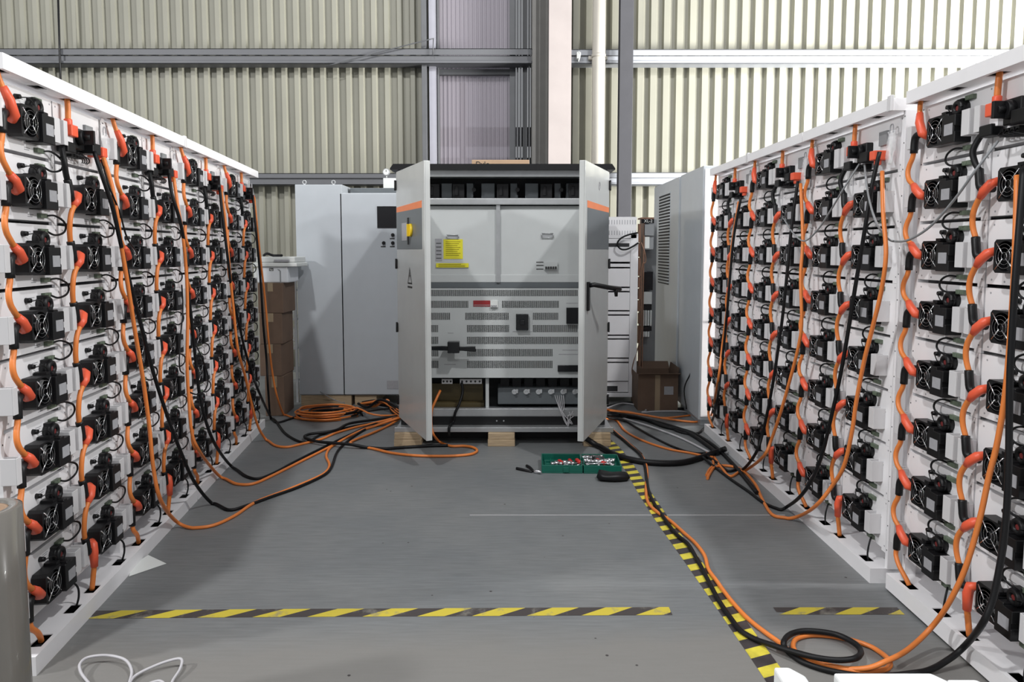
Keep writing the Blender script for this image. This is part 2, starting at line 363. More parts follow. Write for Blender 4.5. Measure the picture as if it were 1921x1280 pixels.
# ---- one battery module (local: x to the right, y into the rack, z up from its bottom)
ZC = 0.127
def fan_frame():
    mb = MB(); n = 32; h = .060; r = .054; c = (.175, ZC-.008)
    def sq(a):
        ca, sa = math.cos(a), math.sin(a); k = h/max(abs(ca), abs(sa)); return (c[0]+ca*k, c[1]+sa*k)
    vs = []; y0, y1 = -.055, -.003
    for i in range(n):
        a = 2*PI*(i+.5)/n
        sx, sz = sq(a); rx, rz = c[0]+r*math.cos(a), c[1]+r*math.sin(a)
        vs += [(sx, y0, sz), (rx, y0, rz), (rx, y1, rz), (sx, y1, sz)]
    fs = []
    for i in range(n):
        a, b = 4*i, 4*((i+1) % n)
        fs += [(a, b, b+1, a+1), (a+1, b+1, b+2, a+2), (a, a+3, b+3, b)]
    mb.add(vs, fs); mb.box(c[0]-.05, c[0]+.05, -.006, -.002, c[1]-.05, c[1]+.05)
    # top tab with cut corners, as the moulded housing shows
    mb.box(.205, .235, -.05, -.004, ZC+.05, ZC+.062)
    return mb.mesh('fan', M['black'])
def fan_blade():
    mb = MB(); c = Vector((.175, -.03, ZC-.008)); mb.cyl(c+Vector((0, -.016, 0)), c+Vector((0, .02, 0)), .019, n=20)
    for k in range(7):
        a = 2*PI*k/7; da = .55
        p = lambda r, aa, y: c+Vector((r*math.cos(aa), y, r*math.sin(aa)))
        mb.add([p(.018, a, -.012), p(.050, a+.1, -.012), p(.050, a+.1+da, .012), p(.018, a+da, .012)], [(0, 1, 2, 3)])
    return mb.mesh('fan_blade', M['black'])
def finger_guard():
    mb = MB(); c = Vector((.175, -.058, ZC-.008))
    for k in range(4):
        a = PI/4+k*PI/2; mb.tube([c+Vector((.012*math.cos(a), 0, .012*math.sin(a))), c+Vector((.068*math.cos(a), .003, .068*math.sin(a)))], .0026, 5)
    for r in (.014, .030, .044):
        mb.tube([c+Vector((r*math.cos(2*PI*i/20), -.001, r*math.sin(2*PI*i/20))) for i in range(21)], .0006, 4, caps=False)
    return mb.mesh('finger_guard', M['chrome'])
def body():
    mb = MB().box(0, .445, .012, .50, .014, .248).box(0, .405, 0, .012, .013, .2535).box(.405, .445, 0, .012, .0, .2535)
    for x, z in ((.03, .03), (.03, .235), (.43, .03), (.43, .235), (.10, .025), (.39, .155)): mb.cyl((x, -.001, z), (x, .001, z), .004, n=8, mi=1)
    for x, z, w_ in ((.205, .222, .04), (.205, .214, .033), (.23, .034, .04), (.23, .026, .033)): mb.box(x, x+w_, -.0008, 0, z, z+.003, 1)
    return mb
BM = {}
BM['front_panel'] = body().mesh('front_panel', [M['white'], M['label']])
BM['fan'] = fan_frame(); BM['fan_blade'] = fan_blade(); BM['finger_guard'] = finger_guard()
tb = MB().prism([(.238, ZC+.038), (.238, ZC-.072), (.325, ZC-.072), (.325, ZC-.03), (.319, ZC-.03), (.319, ZC-.008), (.325, ZC-.008), (.325, ZC+.036), (.28, ZC+.036), (.28, ZC+.046), (.25, ZC+.046), (.25, ZC+.038)], 'y', -.068, -.001)
BM['terminal_cover'] = tb.mesh('terminal_cover', M['black'], .002, 1)
BM['sticker'] = MB().box(.258, .312, -.0695, -.068, ZC-.04, ZC+.004).mesh('sticker', M['label'])
def handle(x0, x1):      # folded U bracket, open towards the panel
    z0, z1 = ZC-.054, ZC+.045; t = .0025
    return MB().box(x0, x1, -.056, -.056+t, z0, z1).box(x0, x0+t, -.056+t, 0, z0, z1).box(x1-t, x1, -.056+t, -.0, z0, z1).mesh('handle', M['bracket'], .0012, 1)
BM['handle_l'] = handle(-.034, -.003); BM['handle_r'] = handle(.345, .392)
rc = MB(); cc = Vector((.280, 0, ZC+.066)); n = 18
rc.tube([cc+Vector((.022*math.cos(2*PI*i/n), -.03, .022*math.sin(2*PI*i/n))) for i in range(n+1)], .0115, 8, caps=False)
rc.cyl(cc+Vector((0, -.03, 0)), cc, .031, n=18); rc.box(.262, .298, -.026, 0, ZC+.085, ZC+.102)
BM['round_connector'] = rc.mesh('round_connector', M['black'])
BM['socket'] = MB().cyl(cc+Vector((0, -.034, 0)), cc+Vector((0, -.02, 0)), .010, n=12).mesh('socket', M['socket'])
BM['terminal_block'] = MB().box(.295, .345, -.016, 0, ZC+.092, ZC+.110).box(.30, .307, -.018, -.016, ZC+.095, ZC+.107).box(.318, .325, -.018, -.016, ZC+.095, ZC+.107).mesh('terminal_block', M['green'], .001, 1)
BM['terminal_block_b'] = MB().box(.295, .345, -.016, 0, ZC-.102, ZC-.084).mesh('terminal_block', M['green'], .001, 1)
gk = MB().cyl((.185, -.02, ZC+.088), (.185, 0, ZC+.088), .0085, .011, 12)
gk.tube(spline([(.185, -.018, ZC+.085), (.21, -.035, ZC+.088), (.232, -.04, ZC+.07), (.235, -.03, ZC+.052)], 5), .0022, 5)
BM['grommet'] = gk.mesh('grommet', M['black'])
MODULE = [('front_panel', 'front_panel', None), ('fan', 'fan', None), ('fan_blade', 'fan_blade', 1), ('finger_guard', 'finger_guard', 1), ('terminal_cover', 'terminal_cover', None),
          ('sticker', 'sticker', 4), ('handle', 'handle_l', None), ('handle', 'handle_r', None), ('round_connector', 'round_connector', None), ('socket', 'socket', 8),
          ('terminal_block', 'terminal_block', None), ('terminal_block', 'terminal_block_b', None), ('grommet', 'grommet', None)]
# ---- the switch module at the top of every right-hand column
hb = MB().box(0, .445, .012, .50, .014, .248).box(0, .43, 0, .012, .013, .2535).box(.41, .445, 0, .012, .0, .2535)
for x, z in ((.02, .03), (.02, .235), (.43, .03), (.43, .235)): hb.cyl((x, -.001, z), (x, .001, z), .004, n=8, mi=1)
BM['h_panel'] = hb.mesh('front_panel', [M['white'], M['label']])
BM['h_plug'] = MB().box(.028, .085, -.058, -.006, ZC-.008, ZC+.04).cyl((.055, -.032, ZC+.035), (.055, -.032, ZC+.065), .016, n=12).mesh('positive_plug', M['plug'], .004, 2)
BM['h_term'] = MB().box(.03, .075, -.04, 0, ZC-.045, ZC-.008).mesh('terminal_seat', M['white'], .002, 1)
BM['h_block'] = MB().box(.095, .185, -.035, 0, ZC-.05, ZC+.04).mesh('switch_base', M['black'], .003, 1)
BM['h_knob'] = MB().cyl((.135, -.035, ZC), (.135, -.06, ZC), .034, .031, 20).cyl((.135, -.06, ZC), (.135, -.085, ZC), .016, .015, 14).box(.128, .142, -.10, -.06, ZC-.03, ZC+.03).mesh('switch_knob', M['black'], .001, 1)
BM['h_plate'] = MB().box(.255, .325, -.012, 0, ZC+.01, ZC+.075).mesh('rating_plate', M['grey_dev'])
BM['h_neg'] = MB().box(-.005, .065, -.055, -.008, ZC-.078, ZC-.034).mesh('negative_plug', M['black'], .005, 2)
hs = MB()
for k in range(4): hs.box(.075+k*.027, .095+k*.027, -.03, 0, ZC-.088, ZC-.06).tube(spline([(.085+k*.027, -.03, ZC-.07), (.10+k*.027, -.05, ZC-.085), (.15+k*.02, -.04, ZC-.095), (.20+k*.015, -.015, ZC-.10)], 4), .003, 5)
BM['h_sig'] = hs.mesh('signal_connector', M['black'])
BM['h_outb'] = MB().box(.185, .262, -.07, 0, ZC-.06, ZC-.012).mesh('output_socket', M['black'], .004, 2)
BM['h_outo'] = MB().box(.282, .33, -.07, -.0, ZC-.062, ZC-.018).cyl((.306, -.04, ZC-.06), (.306, -.04, ZC-.085), .016, n=12).mesh('output_plug', M['plug'], .005, 2)
SWITCH = [('front_panel', 'h_panel', None), ('positive_plug', 'h_plug', None), ('terminal_seat', 'h_term', None), ('switch_base', 'h_block', None), ('switch_knob', 'h_knob', 3), ('rating_plate', 'h_plate', None),
          ('negative_plug', 'h_neg', None), ('signal_connector', 'h_sig', None), ('output_socket', 'h_outb', None), ('output_plug', 'h_outo', None), ('handle', 'handle_l', None)]
# ---- jumper cables (local to the upper module of the pair)
D_ = -ROWH
def pts(*a): return [Vector((x, y, ZC+z)) for x, y, z in a]
ORA = lambda z: (pts((.028, -.052, z+.042), (.05, -.056, z+.022), (.084, -.05, z-.008), (.094, -.032, z-.014)), [.0135, .0175, .0185, .017])
BLA = lambda z: (spline(pts((.072, -.026, z+.004), (.03, -.042, z+.002), (.012, -.046, z-.016), (.008, -.046, z-.074)), 4), .0155)
ORB = lambda z: (pts((.086, -.03, z+.010), (.072, -.048, z+.002), (.045, -.056, z-.022), (.022, -.054, z-.046)), [.016, .018, .0175, .0125])
BLB = lambda z: (spline(pts((-.004, -.046, z+.062), (.004, -.048, z+.03), (.016, -.046, z-.010), (.060, -.03, z-.014)), 4), .0155)
def jm(name, shape, m, n=10): return MB().tube(shape[0], shape[1], n).mesh(name, m)
def cab(name, p, r=.0105, m='orange'): return MB().tube(spline(p, 6), r, 8).mesh(name, M[m])
J = {}
J['A'] = [('cable', cab('cable', pts((.008, -.046, -.07), (.0, -.047, -.095), (-.013, -.05, -.12), (-.019, -.053, -.145), (-.014, -.055, -.170), (.002, -.056, -.192), (.03, -.052, D_+.04)))),
          ('negative_plug', jm('negative_plug', BLA(0), M['black'])), ('positive_plug', jm('positive_plug', ORA(D_), M['plug']))]
J['B'] = [('cable', cab('cable', pts((.026, -.055, -.042), (.006, -.054, -.064), (-.010, -.054, -.092), (-.017, -.053, -.125), (-.015, -.05, -.16), (-.004, -.046, D_+.06)))),
          ('positive_plug', jm('positive_plug', ORB(0), M['plug'])), ('negative_plug', jm('negative_plug', BLB(D_), M['black']))]
J['S'] = [('cable', cab('cable', pts((.0, -.032, -.055), (-.022, -.04, -.075), (-.036, -.052, -.12), (-.024, -.05, -.165), (-.004, -.046, D_+.06)), .0115, 'blackcable')),
          ('negative_plug', jm('negative_plug', BLB(D_), M['black']))]
J['AT'] = [('cable', cab('cable', pts((.018, -.03, .157), (.022, -.036, .12), (.034, -.042, .085)))), ('positive_plug', jm('positive_plug', (pts((.034, -.042, .092), (.052, -.052, .05), (.078, -.052, 0), (.092, -.034, -.014)), [.0135, .0175, .0185, .017]), M['plug']))]
J['AB'] = [('cable', cab('cable', pts((.008, -.046, -.07), (.012, -.05, -.10), (.045, -.052, -.135), (.088, -.04, -.18), (.10, -.035, -.20)))), ('negative_plug', jm('negative_plug', BLA(0), M['black']))]
J['BT'] = [('cable', cab('cable', pts((.06, -.03, .157), (.058, -.032, .11), (.055, -.032, .06)), .0115))]
J['BB'] = [('cable', cab('cable', pts((.062, -.05, -.085), (.062, -.044, -.13), (.062, -.035, -.20)), .0115)), ('positive_plug', jm('positive_plug', (pts((.086, -.03, .010), (.068, -.046, .004), (.062, -.05, -.03), (.062, -.05, -.095)), [.016, .018, .019, .015]), M['plug']))]
def loopmesh(sgn):
    if sgn > 0: p = pts((.335, -.012, -.093), (.375, -.026, -.090), (.425, -.035, -.11), (.440, -.036, -.135), (.425, -.032, -.158), (.375, -.024, -.168), (.335, -.012, D_+.101))
    else: p = pts((.300, -.012, -.093), (.265, -.026, -.090), (.235, -.035, -.105), (.222, -.036, -.13), (.236, -.032, -.150), (.27, -.024, -.158), (.300, -.012, D_+.101))
    return MB().tube(spline(p, 6), .0042, 6).mesh('signal_cable', M['blackcable'])
LOOP = {1: loopmesh(1), -1: loopmesh(-1)}
tail = MB().tube(spline(pts((.335, -.012, -.093), (.36, -.03, -.092), (.374, -.045, -.12), (.372, -.048, -.16), (.365, -.04, -.20)), 6), .0042, 6)
TAIL = tail.mesh('signal_cable', M['blackcable'])
bagm = MB(); 
def bag_mesh():
    mb = MB(); nx, nz = 6, 10; vs = []
    for s in (-1, 1):
        for j in range(nz+1):
            for i in range(nx+1):
                u, v = i/nx, j/nz; th = .016*math.sin(PI*u)*math.sin(PI*v)+.001
                vs.append((.40+(u-.5)*.07+.006*math.sin(v*7), -.03+s*th+.004*math.sin(u*9+v*11), ZC+.06-v*.17))
    fs = []
    for k in (0, (nx+1)*(nz+1)):
        fs += [(k+j*(nx+1)+i, k+j*(nx+1)+i+1, k+(j+1)*(nx+1)+i+1, k+(j+1)*(nx+1)+i) for j in range(nz) for i in range(nx)]
    mb.add(vs, fs, 0, True); mb.tube(spline([(.385, -.03, ZC+.05), (.39, -.03, ZC+.085), (.41, -.03, ZC+.085), (.415, -.03, ZC+.05)], 4), .003, 6, 1)
    for k in range(3): mb.tube(spline([(.38+k*.012, -.03, ZC+.03-k*.02), (.41, -.035, ZC-.0-k*.02), (.40, -.025, ZC-.06), (.385+k*.01, -.03, ZC-.09)], 4), .0028, 5, 2)
    return mb.mesh('plastic_bag', [M['bag'], M['label'], M['paper']])
BAG = bag_mesh()
ORD = ['first', 'second', 'third', 'fourth', 'fifth', 'sixth', 'seventh', 'eighth']
NUM = ['one', 'two', 'three', 'four', 'five', 'six', 'seven', 'eight']
ROWN = ['top row', 'second row down', 'third row down', 'fourth row down', 'fifth row down', 'sixth row down', 'seventh row down', 'bottom row']
def inst(proto, name, label, cat, loc, rotz, group):
    r = thing(name, label, cat, loc, rotz, group); made = []
    for nm, key, par in proto:
        made.append(link(nm, BM[key], r if par is None else made[par]))
    return r
def jumper(kind, label, loc, rotz, group):
    r = thing('jumper_cable', label, 'cable', loc, rotz, group)
    for nm, me in J[kind]: link(nm, me, r)
    return r
def rack(org, ang, side, cab_label, colnums, loop_sgn):
    Mw = Matrix.Translation(org) @ Matrix.Rotation(ang, 4, 'Z')
    r = thing('battery_rack', cab_label, 'rack', org, ang, 'white battery racks of the %s row' % side)
    link('base_rail', RM['base'], r); link('top_rail', RM['top'], r); link('back_panel', RM['back'], r); link('rear_rail', RM['rearrail'], r)
    link('post', RM['post'], r, (-.002, 0, 0)); link('post', RM['post'], r, (W-.015, 0, 0))
    link('rear_post', RM['rear'], r); link('rear_post', RM['rear'], r, (W-.03, 0, 0)); link('side_panel', RM['side'], r, (0.003, 0, 0)); link('side_panel', RM['side'], r, (W-.006, 0, 0))
    for c in (0, 1):
        cn = ORD[colnums[c]-1]; where = '%s racks, %s column from camera' % (side, cn)
        g = lambda s: '%s of the %s racks' % (s, side)
        P = lambda i: Mw @ Vector((COLX[c], PY_, zb(i)))
        for i in range(8):
            if c == 1 and i == 0:
                inst(SWITCH, 'switch_module', 'white switch module, black knob, orange plugs, %s, top row' % where, 'switch module', P(0), ang, g('switch modules'))
                b = link('plastic_bag', BAG, None, P(0), ang); tag(b, 'clear plastic bag hung beside the knob, %s' % where, 'bag', g('plastic bags'))
                jumper('S', 'black jumper from the switch module, %s' % where, P(0), ang, g('black jumpers'))
                jumper('BT', 'orange cable dropping from top rail into switch module, %s' % where, P(0), ang, g('orange feed cables'))
                continue
            inst(MODULE, 'battery_module', 'white battery module, black fan, %s, %s' % (where, ROWN[i]), 'battery module', P(i), ang, g('battery modules'))
            if i < 7:
                jumper('AB'[c], 'orange jumper with black plug, %s, between rows %s and %s' % (where, NUM[i], NUM[i+1]), P(i), ang, g('orange jumpers'))
                l = link('signal_cable', LOOP[loop_sgn], None, P(i), ang)
                tag(l, 'thin black loop cable, %s, between rows %s and %s' % (where, NUM[i], NUM[i+1]), 'cable', g('thin black loop cables'))
        if c == 0: jumper('AT', 'orange plug on cable from top rail, %s' % where, P(0), ang, g('orange feed cables'))
        jumper('AB' if c == 0 else 'BB', ('black plug with orange tail into base rail, %s' if c == 0 else 'upright orange plug above the base rail slot, %s') % where, P(7), ang, g('base tails'))
        l = link('signal_cable', TAIL, None, P(7), ang); tag(l, 'short black wire into the base rail slot, %s' % where, 'cable', g('short black wires'))
# left row (near to far)
LK, LB = -0.11888, -1.45751
le = Vector((LK, 1, 0)).normalized(); lang = math.atan2(le.y, le.x); lo = Vector((LK*2.5+LB, 2.5, 0)); ln = Vector((-le.y, le.x, 0))
PLACE = ['nearest the camera', 'second from the camera', 'third from the camera', 'farthest from the camera']
for k, s in enumerate((0.0, 0.925, 1.87, 2.80)):
    rack(lo + le*s, lang, 'left', 'white steel battery rack of the left row, %s' % PLACE[k], (2*k+1, 2*k+2), 1)
# right row: three racks in line, then one stepped aside nearest the camera
re_ = Vector((0.009, -1, 0)).normalized(); rang = math.atan2(re_.y, re_.x); ro = Vector((1.662, 6.03, 0)); rn = Vector((-re_.y, re_.x, 0))
for k, s in enumerate((0.0, 0.935, 1.87)):
    rack(ro + re_*s, rang, 'right', 'white steel battery rack of the right row, %s' % PLACE[3-k], (8-2*k, 7-2*k), -1)
no = Vector((1.725, 3.165, 0.012)); 
rack(no, -PI/2, 'right', 'white steel battery rack of the right row, nearest the camera', (2, 1), -1)
# lifting foot under the near right rack and little clips at rail joints
def RL(x, y, off): return PL(x, y, lo + ln*off, ln)
def RR(x, y, off): return PL(x, y, ro + rn*off, rn)
def RN(x, y, off): return PL(x, y, no + Vector((off, 0, 0)), Vector((1, 0, 0)))
for k, (p, e_, a_) in enumerate(((lo + le*1.855, le, lang), (ro + re_*0.93, re_, rang), (ro + re_*2.80, re_, rang))):
    c = MB().box(-.012, .022, -.006, .01, 2.185, 2.255); o = link('joint_clip', c.mesh('joint_clip', M['bracket'], .002, 1), None, p, a_)
    tag(o, ['small steel clip joining top rails in the middle of the left racks', 'small steel clip joining top rails of the two farthest right racks', 'small steel clip at top rail step beside the nearest right rack'][k], 'clip')

# ------------------------------------------------------------------ central inverter with its doors open
IY = 5.70
def RB(mb, r, y0, y1, mi=0): return mb.box(r[0], r[1], y0, y1, r[2], r[3], mi)
XL, XR = -0.905, 0.757
ZB, ZT = 0.215, 2.20
inv = thing('inverter_cabinet', 'wide grey inverter cabinet with both front doors open, at the end of the aisle', 'inverter cabinet', (0, IY, 0.10))
IV = Vector((0, IY, 0.10))
def ipart(name, mb, m, parent=None, bevel=0.0, label=None):
    mb.v = [tuple(Vector(p) - IV) for p in mb.v]; return part(name, mb, m, parent or inv, bevel, label)
ipart('plinth', MB().box(XL, XR, IY-.01, IY+1.0, 0.148, ZB), M['black'])
cc = MB().box(XL, XL+.03, IY, IY+1.0, ZB, ZT).box(XR-.03, XR, IY, IY+1.0, ZB, ZT).box(XL+.03, XR-.03, IY+.97, IY+1.0, ZB, ZT).box(XL+.03, XR-.03, IY+.02, IY+1.0, ZT-.03, ZT).box(XL+.03, XR-.03, IY+.02, IY+.97, ZB, ZB+.01)
ipart('carcass', cc, M['cab'])
r = R(745, 305, 1140, 317, IY)
rc_ = MB().prism([(XL-.03, ZT+.045), (XL-.055, ZT+.01), (XL-.055, ZT), (XR+.055, ZT), (XR+.055, ZT+.01), (XR+.03, ZT+.045)], 'y', IY-.06, IY+1.03)
ipart('roof_cap', rc_, M['black'])
def beam(px0, py0, px1, py1, nm, m, dy=0.0):
    r = R(px0, py0, px1, py1, IY); return ipart(nm, RB(MB(), r, IY-.005-dy, IY+.06), m, None, .003)
r = R(800, 319, 1092, 332, IY); ipart('top_beam', MB().box(XL+.03, XR-.03, IY, IY+.06, r[2], r[3]), M['steel'], None, .004)
r = R(800, 372, 1092, 384, IY); ipart('middle_beam', MB().box(XL+.03, XR-.03, IY, IY+.06, r[2], r[3]), M['steel'], None, .004)
r = R(800, 767, 1092, 782, IY); ipart('bottom_beam', MB().box(XL+.03, XR-.03, IY, IY+.06, r[2], r[3]), M['steel'], None, .004)
# fuse bay between the two beams
r = R(800, 333, 1092, 372, IY+.3)
ipart('fuse_bay', MB().box(XL+.03, XR-.03, IY+.34, IY+.36, r[2]-.05, r[3]+.1).box(XL+.03, XR-.03, IY+.06, IY+.34, r[2]-.06, r[2]-.05), M['dark'])
for k, px in enumerate((813, 860, 943, 1025, 1078)):
    rr = R(px-11, 345, px+11, 372, IY+.16)
    ipart('contactor', RB(MB(), rr, IY+.16, IY+.3).box(rr[0]+.02, rr[1]-.05, IY+.15, IY+.16, rr[2]+.02, rr[3]-.02), M['dark'], None, .004)
for px0, px1 in ((828, 848), (875, 888), (903, 928), (957, 972), (985, 1010), (1040, 1052), (1062, 1088)):
    rr = R(px0, 344, px1, 372, IY+.2); ipart('fuse_holder', RB(MB(), rr, IY+.2, IY+.3), M['fuse'], None, .005)
for px in (889, 971, 1053):
    p = AT(px, 342, IY+.17); q = AT(px, 366, IY+.17); mid = AT(px, 356, IY+.15)
    ipart('fuse_lug', MB().tube([p, q], .006, 6).cyl(mid, mid+Vector((0, .03, 0)), .017, n=12), M['black'])
# two upper panels with a post between
def panel(px0, px1, nm):
    r = R(px0, 386, px1, 530, IY); z0 = AT(900, 516, IY).z
    mb = MB().box(r[0], r[1], IY+.035, IY+.05, r[2], r[3]-.028).box(r[0], r[1], IY+.028, IY+.035, r[2], z0)
    mb.box(r[0], r[1], IY+.05, IY+.06, r[3]-.028, r[3])
    return ipart(nm, mb, M['inner'], None, .002)
pl = panel(785, 931, 'left_panel'); pr = panel(938, 1105, 'right_panel')
r = R(931, 384, 938, 530, IY); cp = RB(MB(), r, IY+.015, IY+.05)
for py in (396, 458, 520): p = AT(936, py, IY+.015); cp.cyl(p+Vector((0, -.003, 0)), p, .005, n=10)
ipart('centre_post', cp, M['steel'])
def pull(px0, py0, px1, py1):
    r = R(px0, py0, px1, py1, IY+.03); c = [(r[0], r[2]), (r[0], r[3]), (r[1], r[3]), (r[1], r[2])]
    mb = MB()
    for a, b in zip(c, c[1:]+c[:1]): mb.tube([(a[0], IY+.026, a[1]), (b[0], IY+.026, b[1])], .0035, 6)
    mb.box(r[0], r[1], IY+.0335, IY+.0345, r[2], r[3]); return ipart('pull_handle', mb, M['steel'])
pull(838, 441, 860, 447); pull(1016, 438, 1038, 446)
# yellow warning notice with lines of print, grey side sticker, yellow strip
r = R(832, 449, 868, 486, IY+.03)
nt = MB(); RB(nt, r, IY+.0325, IY+.035)
for k in range(8):
    z = r[3]-.018-k*.0155; nt.box(r[0]+.018, r[1]-.018-.012*(k % 3), IY+.0318, IY+.0325, z-.0045, z, 1)
ipart('warning_notice', nt, [M['yellow'], M['olive']], None, 0, 'yellow notice with rows of print')
r = R(817, 448, 829, 490, IY+.03); st = MB(); RB(st, r, IY+.0325, IY+.035)
for k in range(5): st.box(r[0]+.006, r[1]-.006, IY+.0318, IY+.0325, r[2]+.02+k*.03, r[2]+.026+k*.03, 1)
ipart('sticker', st, [M['label'], M['ink']], None)
r = R(818, 494, 879, 502, IY+.025); st = MB(); RB(st, r, IY+.0255, IY+.028); st.box(r[0]+.02, r[1]-.03, IY+.0248, IY+.0255, r[2]+.008, r[2]+.014, 1).box(r[0]+.02, r[1]-.06, IY+.0248, IY+.0255, r[3]-.012, r[3]-.007, 1)
ipart('strip_label', st, [M['yellow'], M['olive']], None, 0, 'yellow strip label')
r = R(1021, 492, 1046, 506, IY+.02); br = MB(); RB(br, r, IY+.015, IY+.035)
for k in range(5):
    x = r[0]+.008+k*(r[1]-r[0]-.01)/5; br.box(x, x+.013, IY+.002, IY+.015, r[2]+.004, r[2]+.025, 1)
ipart('breaker_row', br, [M['inner'], M['ink']])
lb = MB()
for py in (492, 498, 505):
    a = AT(1006, py, IY+.034); lb.box(a.x, a.x+.058, IY+.0335, IY+.035, a.z-.004, a.z+.003)
ipart('printed_lines', lb, M['ink'])
# ledge and slotted lower panel
r = R(785, 530, 1105, 541, IY); ipart('ledge', RB(MB(), r, IY+.03, IY+.07), M['band'], None, .002)
rp = R(785, 541, 1105, 709, IY)
rows = [(544, 556, [(786, 1085)]), (564.6, 578, [(786, 881), (942, 1051)]), (587, 600.5, [(786, 847), (873, 957), (1000, 1050)]), (610, 623.6, [(786, 824), (876, 957), (1000, 1085)]),
        (632, 646, [(786, 824), (876, 1086)]), (655, 669, [(786, 824), (876, 1039)]), (677, 691, [(786, 824), (876, 1039)])]
sp_ = MB(); zprev = rp[3]
def cell(x0, x1, z0, z1): sp_.quad([(x0, IY, z0), (x1, IY, z0), (x1, IY, z1), (x0, IY, z1)])
for y0, y1, runs in rows:
    z1 = AT(900, y0, IY).z; z0 = AT(900, y1, IY).z
    cell(rp[0], rp[1], z1, zprev); zprev = z0; x = rp[0]
    for a, b in runs:
        xa, xb = AT(a, 600, IY).x, AT(b, 600, IY).x
        if xa > x+1e-5: cell(x, xa, z0, z1)
        n = int((xb-xa)/.0098); x = xa
        for k in range(n):
            sp_.quad([(x, IY+.02, z0), (x+.0058, IY+.02, z0), (x+.0058, IY+.02, z1), (x, IY+.02, z1)], 1)
            for q in (x, x+.0058): sp_.quad([(q, IY, z0), (q, IY+.02, z0), (q, IY+.02, z1), (q, IY, z1)], 1)
            cell(x+.0058, x+.0098, z0, z1); x += .0098
    cell(x, rp[1], z0, z1)
cell(rp[0], rp[1], rp[2], zprev)
ipart('slotted_panel', sp_, [M['inner'], M['dark']])
r = R(888, 564, 920, 575, IY); st = RB(MB(), r, IY-.004, IY); st.box(r[0]+.004, r[1]-.004, IY-.0048, IY-.004, r[2]+.009, r[2]+.013, 1)
ipart('danger_label', st, [M['darkred'], M['label']], None, 0, 'dark red label')
r = R(920, 564, 934, 577, IY); br = RB(MB(), r, IY-.012, IY)
for k in range(3): br.box(r[0]+.006+k*.017, r[0]+.018+k*.017, IY-.022, IY-.012, r[2]+.003, r[2]+.02, 1)
ipart('small_breaker', br, [M['paper'], M['label']])
r = R(968, 589, 991, 619, IY); br = RB(MB(), r, IY-.035, IY); br.box(r[0]+.03, r[1]-.03, IY-.06, IY-.035, (r[2]+r[3])/2-.02, (r[2]+r[3])/2+.02)
ipart('breaker', br, M['screen'], None, .003)
r2 = R(961, 582, 998, 622, IY); ipart('breaker_surround', RB(MB(), r2, IY-.004, IY), M['inner'])
r = R(1062, 577, 1086, 607, IY); ipart('breaker', RB(MB(), r, IY-.035, IY), M['screen'], None, .003)
r = R(1046, 685, 1090, 697, IY); ipart('terminal_strip', RB(MB(), r, IY-.02, IY), M['screen'], None, .002)
lb = MB()
for x0, y0, x1 in ((1062, 569, 1084), (1055, 657, 1086), (1048, 665, 1090), (833, 684, 855), (840, 625, 851)):
    a = AT(x0, y0, IY); b = AT(x1, y0, IY); lb.box(a.x, b.x, IY-.001, IY, a.z-.003, a.z+.003)
ipart('printed_lines', lb, M['label'])
r = R(840, 641, 862, 662, IY-.1); ks = RB(MB(), r, IY-.13, IY-.06); q = AT(851, 652, IY); ks.cyl((q.x, IY-.06, q.z), (q.x, IY, q.z), .03, n=16)
kp = ipart('knife_switch', ks, M['screen'], None, .004)
r = R(806, 649, 892, 659, IY-.09); zc = (r[2]+r[3])/2
hb_ = MB().prism([(r[0], zc-.012), (r[0]+.1, zc-.016), (r[1]-.1, zc-.018), (r[1], zc-.026), (r[1], zc+.016), (r[1]-.1, zc+.014), (r[0]+.1, zc+.02), (r[0], zc+.016)], 'y', IY-.105, IY-.075)
ipart('switch_lever', hb_, M['screen'], kp, .003)
# lower bay
r = R(800, 709, 1092, 767, IY+.3)
ipart('lower_bay', MB().box(XL+.03, XR-.03, IY+.34, IY+.36, r[2]-.1, r[3]+.15), M['dark'])
r = R(806, 720, 906, 764, IY+.2); ipart('insulating_board', RB(MB(), r, IY+.2, IY+.22), M['brass'])
r = R(806, 756, 908, 764, IY+.1); ipart('bus_bar', RB(MB(), r, IY+.1, IY+.2), M['brass'])
for px0, px1 in ((829, 849), (863, 904)):
    r = R(px0, 711, px1, 720, IY+.06); tb_ = RB(MB(), r, IY+.05, IY+.06)
    n = 3 if px1-px0 < 30 else 5
    for k in range(n):
        x = r[0]+(k+.5)*(r[1]-r[0])/n; z = (r[2]+r[3])/2; tb_.cyl((x, IY+.049, z), (x, IY+.051, z), .009, n=10, mi=1)
    ipart('terminal_bar', tb_, [M['bracket'], M['ink']])
r = R(911, 710, 917, 767, IY+.04); ipart('divider_post', RB(MB(), r, IY+.04, IY+.08), M['inner'])
r = R(934, 727, 1092, 758, IY+.12); ipart('capacitor_bank', RB(MB(), r, IY+.1, IY+.3), M['fuse'], None, .006)
r = R(934, 710, 1092, 726, IY+.16); cb = MB()
for k in range(7): x = r[0]+.02+k*.1; cb.box(x, x+.075, IY+.15, IY+.3, r[2], r[3])
ipart('filter_block', cb, M['dark'], None, .004)
for px in (965, 987, 1010, 1033, 1056, 1078):
    p = AT(px, 735, IY+.1); bt = MB().cyl(p, p+Vector((0, -.03, 0)), .012, n=6).cyl(p, p+Vector((0, -.008, 0)), .022, n=14).box(p.x+.012, p.x+.03, p.y-.012, p.y, p.z-.01, p.z+.022)
    ipart('terminal_bolt', bt, M['chrome'])
pb = MB()
for px in (932, 945):
    for py in (789, 799): p = AT(px, py, IY); pb.cyl(p+Vector((0, -.018, 0)), p+Vector((0, -.009, 0)), .006, n=8)
ipart('plinth_screw', pb, M['steel'])
